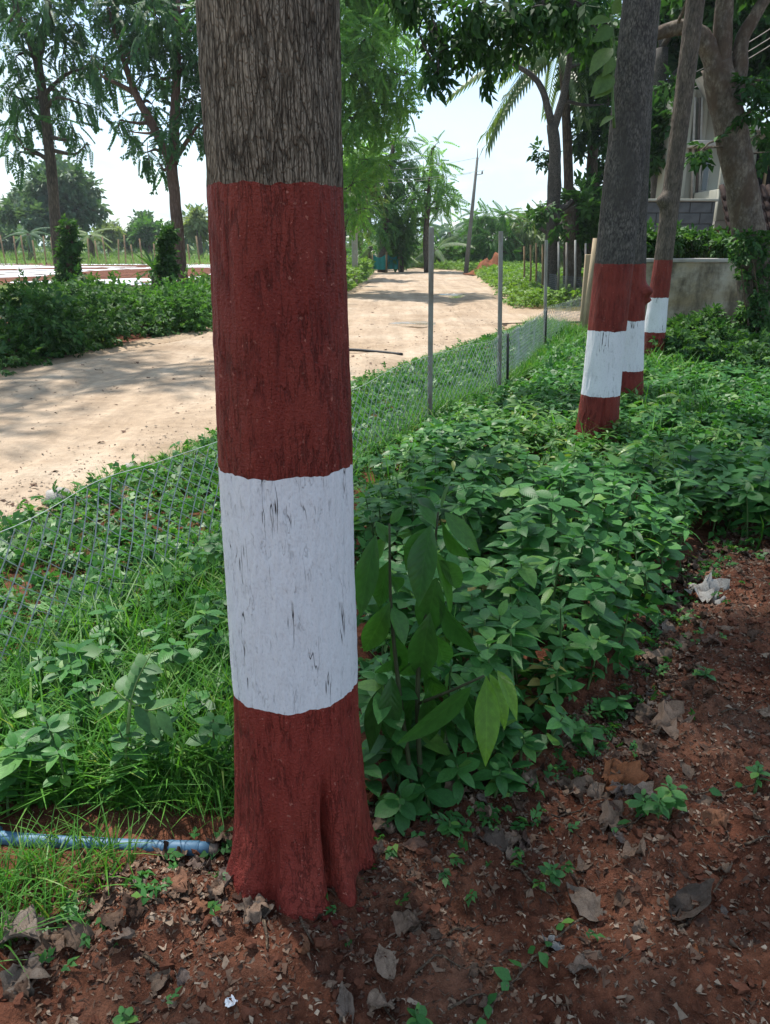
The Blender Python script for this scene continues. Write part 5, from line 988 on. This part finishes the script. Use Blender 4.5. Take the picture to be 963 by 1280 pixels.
def rock_mesh(seed, mat, n=10):
    a = np.linspace(0, 2*math.pi, n+4, endpoint=False); b = np.linspace(-math.pi/2, math.pi/2, n-1); TH, PH = np.meshgrid(a, b); d = np.stack([np.cos(PH)*np.cos(TH), np.cos(PH)*np.sin(TH), np.sin(PH)], -1)
    r = 1+(.35 if n > 6 else .65)*fbm(d[..., 0]*1.4+seed*7, d[..., 1]*1.4, d[..., 2]*1.4, 3, seed); V = (d*r[..., None]*[1, .8, .6]).reshape(-1, 3); m = n+4; i = np.arange(n-2)[:, None]*m; j = np.arange(m)[None]; jn = (j+1) % m
    return mesh('stone', V, np.stack([(i+j).ravel(), (i+jn).ravel(), (i+m+jn).ravel(), (i+m+j).ravel()], 1), mat)
RK = {k: [rock_mesh(s+q*5, M[k]) for q in range(3)] for s, k in enumerate(('stone', 'stone_red', 'stone_dark'))}
def stone(u, v, s, kind, label, group=None, g=None):
    g = G(u, v) if g is None else g; z = float(H(g[0], g[1])) + (.06 if road_in(g[0], g[1]) > .2 else 0)
    o = link('stone', RK[kind][rng.integers(3)], None, (g[0], g[1], z+s*.25)); o.scale = (s, s, s); o.rotation_euler = (rng.normal()*.2, rng.normal()*.2, rng.uniform(0, 6)); tag(o, label, 'stone', group)
stone(76, 628, .1, 'stone', 'largest whitish rock on the near road edge'); stone(162, 553, .05, 'stone_dark', 'flat dark stone lying on the near side of the road'); stone(163, 582, .06, 'stone', 'white stone in the rubble at the road edge'); stone(185, 568, .035, 'stone', 'small bright stone beside the rubble on the road edge'); stone(255, 479, .06, 'stone_dark', 'dark lump of debris on the road beside the red band'); stone(215, 503, .035, 'stone_red', 'brown stone lying alone on the road'); stone(45, 652, .05, 'stone', 'pale stone beside the largest whitish rock')
for k in range(80):
    u = rng.uniform(0, 270) if k < 46 else rng.normal()*45+185; v = 655-u*.40+rng.uniform(-22, 30); stone(u, v, rng.uniform(.012, .04), ['stone', 'stone_red', 'stone_red', 'stone_dark'][rng.integers(4)], 'small stone in the rubble along the near road edge', 'rubble stones along the road edge')
for k in range(30):
    y = rng.uniform(5.5, 22); x = rl(y)+(rr(y)-rl(y))*rng.uniform(.05, .95); stone(0, 0, rng.uniform(.006, .022), ['stone_red', 'stone_red', 'stone'][rng.integers(3)], 'small stone scattered on the dirt road', 'stones scattered on the road', np.array([x, y, 0]))
for k in range(22):
    u = rng.uniform(440, 640); v = 470-(u-440)*.28+rng.uniform(-10, 12); stone(u, v, rng.uniform(.02, .06), ['stone_red', 'stone_dark', 'stone'][rng.integers(3)], 'stone in the debris between the mesh fence and road', 'stones between mesh fence and road')
a, b_ = G(432, 437, .03), G(503, 443, .03); tag(add('rubber_hose', tube(curve([a+[-1, 0, 0], a, (a+b_)/2+[0, .06, 0], b_], 16), .022, 8), M['rubber']), 'black hose lying across the dirt road', 'hose')

n = 5200; yy = 4+18*rng.random(n)**1.6; q = np.stack([rl(yy)+(rr(yy)-rl(yy))*np.clip(np.where(rng.random(n) < .55, 1-np.abs(rng.normal(size=n))*.09, rng.random(n)), .01, 1.05), yy], 1)
PB = [(lambda v_: (v_[0], v_[1]))((np.array([(1, 0, 0), (0, .8, .1), (-1, .1, 0), (.1, -.9, 0), (.1, .1, .7), (0, 0, -.5)], float), np.array([(0, 1, 4), (1, 2, 4), (2, 3, 4), (3, 0, 4), (1, 0, 5), (2, 1, 5), (3, 2, 5), (0, 3, 5)])))]
tag(add('road_gravel', multi(PB, np.c_[q, road_z(q[:, 0], q[:, 1], (q[:, 0]-rl(yy))/(rr(yy)-rl(yy)))+.002], norm(rng.normal(size=(n, 3))*[1, 1, .2]), norm(np.array([0, 0, 1.])+rng.normal(size=(n, 3))*.3), .003+.014*rng.random(n)**5), M['grit'], smooth=False), 'loose grit and pebbles on the dirt road', 'gravel', kind='stuff')
n = 1500; yy = 4.2+16*rng.random(n)**1.5; q = np.stack([rl(yy)+(rr(yy)-rl(yy))*np.clip(np.where(rng.random(n) < .35, 1-np.abs(rng.normal(size=n))*.12, rng.random(n)), .02, 1.03), yy], 1)
RB = [(lambda T: (T[0]-[0, .5, 0], T[1]))(leaf_t(2, w_, .5, .2)) for w_ in (.12, .05, .3)]; a = rng.uniform(0, 6.28, n)
tag(add('road_litter', multi(RB, np.c_[q, road_z(q[:, 0], q[:, 1], (q[:, 0]-rl(yy))/(rr(yy)-rl(yy)))+.004], np.c_[np.cos(a), np.sin(a), rng.normal(size=n)*.08], norm(np.array([0, 0, 1.])+rng.normal(size=(n, 3))*.2), .02+.07*rng.random(n)**3), M['litter']), 'bits of dry leaf and twig strewn on the dirt road', 'leaf litter', kind='stuff')
# dry leaves: curled, crumpled sheets with a little thickness
def dry_t(seed, w=.34, curl=.5, crum=.06, n=16, m=12, lobe=.0):
    V = []; r = np.random.default_rng(seed)
    for i in range(n+1):
        t = i/n; hw = w*max(.03, math.sin(math.pi*min(t, .995)**.85))*(1+lobe*math.sin(t*17+seed))
        for j in range(m+1): s = j/m*2-1; V.append((s*hw, t-.5, curl*(s*hw)**2*2.2+curl*.35*(t-.5)**2*(1 if seed % 2 else -1)))
    V = np.array(V); V[:, 2] += 1.7*crum*fbm(V[:, 0]*3.5+seed*3, V[:, 1]*3.5, 0, 3, seed)+1.3*crum*np.abs(fbm(V[:, 0]*8, V[:, 1]*8, 0, 2, seed)); V[:, :2] += .8*crum*np.stack([noise(V[:, 0]*7, V[:, 1]*7, 1, seed), noise(V[:, 0]*7, V[:, 1]*7, 2, seed+1)], 1)
    F = np.array([(i*(m+1)+j, i*(m+1)+j+1, (i+1)*(m+1)+j+1, (i+1)*(m+1)+j) for i in range(n) for j in range(m)]); V[:, 2] -= np.percentile(V[:, 2], 15); return V, F
DV = [dry_t(3, .27, .9, .07, lobe=.05), dry_t(4, .34, .6, .11, lobe=.07), dry_t(7, .25, 1.6, .08), dry_t(10, .38, .4, .16, lobe=.1), dry_t(13, .2, 2.2, .07), dry_t(16, .3, 1.1, .13, lobe=.12)]
def dry(u, v, s, mk, lab, var=0, rz=None, tilt=(0, 0), group=None, g=None, lift=.0):
    key = (mk, var)
    if key not in dry.c: dry.c[key] = mesh('dry_leaf', *DV[var], M[mk])
    g = G(u, v) if g is None else g; o = link('dry_leaf', dry.c[key], None, (g[0], g[1], float(H(g[0], g[1]))+.004+lift)); o.scale = (s, s, s); o.rotation_euler = (tilt[0], tilt[1], rng.uniform(0, 6.28) if rz is None else rz); tag(o, lab, 'dry leaf', group); return o
dry.c = {}
dry(772, 968, .15, 'dry_orange', 'bright orange brown crumpled leaf at the weed bed corner', 3, .3, (.35, .2))
dry(882, 750, .2, 'dry_pale', 'whitish crumpled leaf lying on the soil ridge', 3, 1.2, (.25, .1)); dry(845, 738, .15, 'dry_grey', 'grey leaf tucked beside the whitish crumpled one', 1, .6, (.1, .2))
dry(822, 818, .2, 'dry_tan', 'large folded brownish leaf near the weed bed edge', 2, .9, (.2, -.2)); dry(856, 808, .12, 'dry_tan', 'smaller upright tan leaf beside the large folded one', 0, .2, (.6, .1)); dry(834, 782, .10, 'dry_grey', 'pointed grey leaf above the large folded one', 0, 0, (.5, .2))
dry(838, 908, .16, 'dry_tan', 'flat tan leaf with ragged edge on the slope', 3, 1.8, (.15, 0)); dry(835, 878, .08, 'dry_grey', 'rolled grey leaf above the flat ragged tan leaf', 4, 2.6, (.1, .3)); dry(812, 872, .08, 'dry_grey', 'curled greyish leaf at the edge of the weeds', 2, .4, (.2, .3))
dry(728, 1118, .12, 'dry_grey', 'split grey leaf lying flat on the red soil', 0, .6, (.2, .1)); dry(862, 1122, .16, 'dry_dark', 'big dark curled leaf over a hollow in the soil', 4, -1.0, (.2, .35), lift=.006); dry(768, 1025, .12, 'dry_tan', 'tan crumpled leaf beside the fresh sprig', 3, 2., (.3, .1)); dry(800, 1000, .13, 'dry_grey', 'grey crumpled leaf under the fresh sprig', 5, .7, (.2, .2)); dry(725, 975, .17, 'dry_tan', 'twisted tan leaf left of the orange crumpled leaf', 2, 1.2, (.2, -.2)); dry(790, 1075, .1, 'dry_tan', 'brown leaf half buried below the fresh sprig', 2, 2.2, (.1, .3)); dry(610, 1050, .12, 'dry_dark', 'dark brown leaf in the litter right of the trunk', 0, 1., (.2, .2))
dry(515, 1160, .09, 'dry_tan', 'tan curled leaf near the trunk foot', 2, -.6, (.2, .3)); dry(480, 1205, .085, 'dry_tan', 'tan leaf lying below the trunk foot', 0, .4, (.2, .1)); dry(470, 1255, .08, 'dry_tan', 'pale tan leaf on the soil below the trunk', 5, 1.5); dry(870, 1190, .05, 'dry_orange', 'small reddish tan leaf on the bare soil', 0, -.2, (.1, .1)); dry(695, 1175, .06, 'dry_pale', 'small whitish crumpled leaf on the bare soil', 3)
dry(38, 1245, .13, 'dry_grey', 'wrinkled grey leaf below the grass tufts', 5, -.3, (.3, .1)); dry(30, 1185, .15, 'dry_grey', 'broad grey leaf under the grass tufts', 5, 1.3, (.1, .1)); dry(262, 945, .09, 'dry_dark', 'dark curled leaf left of the trunk in the grass', 2, .3, (.5, .1)); dry(215, 1068, .1, 'dry_tan', 'long pale leaf just below the blue pipe', 4, 1.4); dry(290, 1058, .07, 'dry_grey', 'grey curled leaf at the pipe end', 2, 1.2); dry(320, 1150, .1, 'dry_grey', 'greyish bark strip leaf at the trunk foot', 4, 1.5)
SOIL = [(-.9, 1.35), (-.55, 1.62), (-.35, 1.72), (.1, 1.85), (.5, 2.05), (.95, 2.65), (1.35, 3.4), (1.8, 3.9), (2.2, 3.9), (1.9, 2.6), (1.2, 1.5), (.75, 1.0), (0, .95), (-.6, .95)]
ld = lambda x, y: .12+.88*sstep(.45, .0, np.abs(y-np.interp(x, [-.9, 0, .5, 1., 1.4, 2], [1.4, 1.75, 1.9, 2.5, 3.3, 3.9])))
for q in rand_in(SOIL, 290, ld):
    r = rng.random(); mk, lb = ('dry', 'dry brown leaf scattered over the red soil') if r < .66 else (('dry_tan', 'pale tan dry leaf scattered over the red soil') if r < .95 else ('dry_grey', 'grey dry leaf scattered over the red soil'))
    dry(0, 0, rng.uniform(.025, .095), mk, lb, rng.integers(6), None, rng.normal(size=2)*.35, 'dry leaves scattered on the red soil', q)
n = 26000; q = rand_in(SOIL, n, lambda x, y: .3+.7*ld(x, y)*sstep(-.5, .3, fbm(x*4, y*4, 0, 2, 33))); LT = [(lambda T: ((T[0]-[0, .5, 0])+rng.normal(size=T[0].shape)*[.05, .07, .07], T[1]))(leaf_t(2, w_, .4, .3)) for w_ in (.18, .4, .07, .28, .05, .5, .12)]
a = rng.uniform(0, 6.28, n); tag(add('leaf_litter', multi(LT, np.c_[q, H(q[:, 0], q[:, 1])+.003], np.c_[np.cos(a), np.sin(a), rng.normal(size=n)*.25], norm(np.array([0, 0, 1.])+rng.normal(size=(n, 3))*.35), rng.uniform(.005, .017, n)*np.where(rng.random(n) < .2, 2.1, 1)), M['litter']), 'fine leaf litter and chips on the red soil', 'leaf litter', kind='stuff')
cover('soil_seedlings', 'tiny green sprouts along the edge of the weed bed', SOIL, 420, .045, M['weed'], (.004, .03), TUFT, lambda x, y: ld(x, y)**2)
# soil clods
cm_ = [rock_mesh(s, M['clod'], 6) for s in (31, 32, 33, 34, 35)]
n = 6000; q = rand_in([(-1.3, .85), (-.9, 1.5), (-.4, 1.75), (.5, 2.1), (1.3, 3.4), (2.6, 4.4), (3.2, 4.2), (2, 1.6), (1.2, .85)], n, lambda x, y: .25+.75*sstep(-.1, .5, fbm(x*3, y*3, 0, 3, 44))); Ts = []
for cmesh in cm_:
    vv = np.zeros(len(cmesh.vertices)*3); cmesh.vertices.foreach_get('co', vv); ff = np.array([p.vertices[:] for p in cmesh.polygons]); Ts.append((vv.reshape(-1, 3), ff))
sz = .002+.016*rng.random(n)**7; tag(add('soil_clods', multi(Ts, np.c_[q, H(q[:, 0], q[:, 1])+.3*sz], norm(rng.normal(size=(n, 3))*[1, 1, .3]), norm(np.array([0, 0, 1.])+rng.normal(size=(n, 3))*.3), sz), M['clod'], smooth=False), 'crumbs and clods of red soil', 'soil clods', kind='stuff')
# twigs
tg = [(375, 1150, 400, 1200), (520, 1218, 575, 1212), (560, 1165, 600, 1150), (850, 1150, 905, 1090), (610, 990, 660, 960), (470, 1240, 500, 1285), (330, 1160, 335, 1200), (930, 1060, 963, 1052), (80, 1170, 130, 1150), (640, 1080, 700, 1120), (880, 790, 905, 770), (180, 1200, 215, 1225), (690, 1010, 740, 990), (560, 1260, 620, 1240), (770, 1200, 820, 1180), (900, 900, 955, 880)]
for (u, v, u2, v2) in tg:
    a, b_ = G(u, v), G(u2, v2); c = curve([a, (a+b_)/2+rng.normal(size=3)*.008, b_], 7); c[:, 2] = H(c[:, 0], c[:, 1])+.006
    tag(add('twig', tube(c, np.linspace(.0045, .002, 7)*rng.uniform(.5, 1.2), 6, .2), M['twig']), 'thin dry twig lying on the red soil', 'twig', 'twigs on the red soil')
g = G(290, 1263); tag(add('paper_scrap', (lambda T: (T[0]*[.028, .024, .02]+[g[0], g[1], float(H(g[0], g[1]))+.006], T[1]))(dry_t(21, .5, .4, .2)), M['scrap']), 'small white scrap of paper on the soil', 'scrap')
for (u, v, s) in ((421, 1158, .012), (428, 1172, .007), (408, 1150, .01), (440, 1160, .006), (450, 1135, .008), (395, 1165, .005), (470, 1120, .007), (462, 1148, .004), (330, 1165, .006), (300, 1150, .006), (415, 1185, .004)):
    g = G(u, v); o = link('paint_drip', mesh('paint_drip', Ts[0][0], Ts[0][1], M['red']), None, (g[0], g[1], float(H(g[0], g[1]))+.002)); o.scale = (s, s, s*.6); tag(o, 'blob of red paint dripped on the soil at the trunk foot', 'paint blob', 'paint blobs at the trunk foot')

# ------------------------------------------------------------------ air
hz, ht = newmat('thin_haze'); hk = NT(ht)
hv = hk.n('ShaderNodeVolumePrincipled', {'Color': (.86, .93, 1., 1), 'Density': HAZE, 'Anisotropy': .3}); hk.n('ShaderNodeOutputMaterial', {'Volume': hv.outputs[0]})
ho = add('haze', box(-160, 160, -40, 140, -1.6, 17), hz, None, False); tag(ho, 'thin pale haze in the air over the fields', 'haze', kind='stuff')
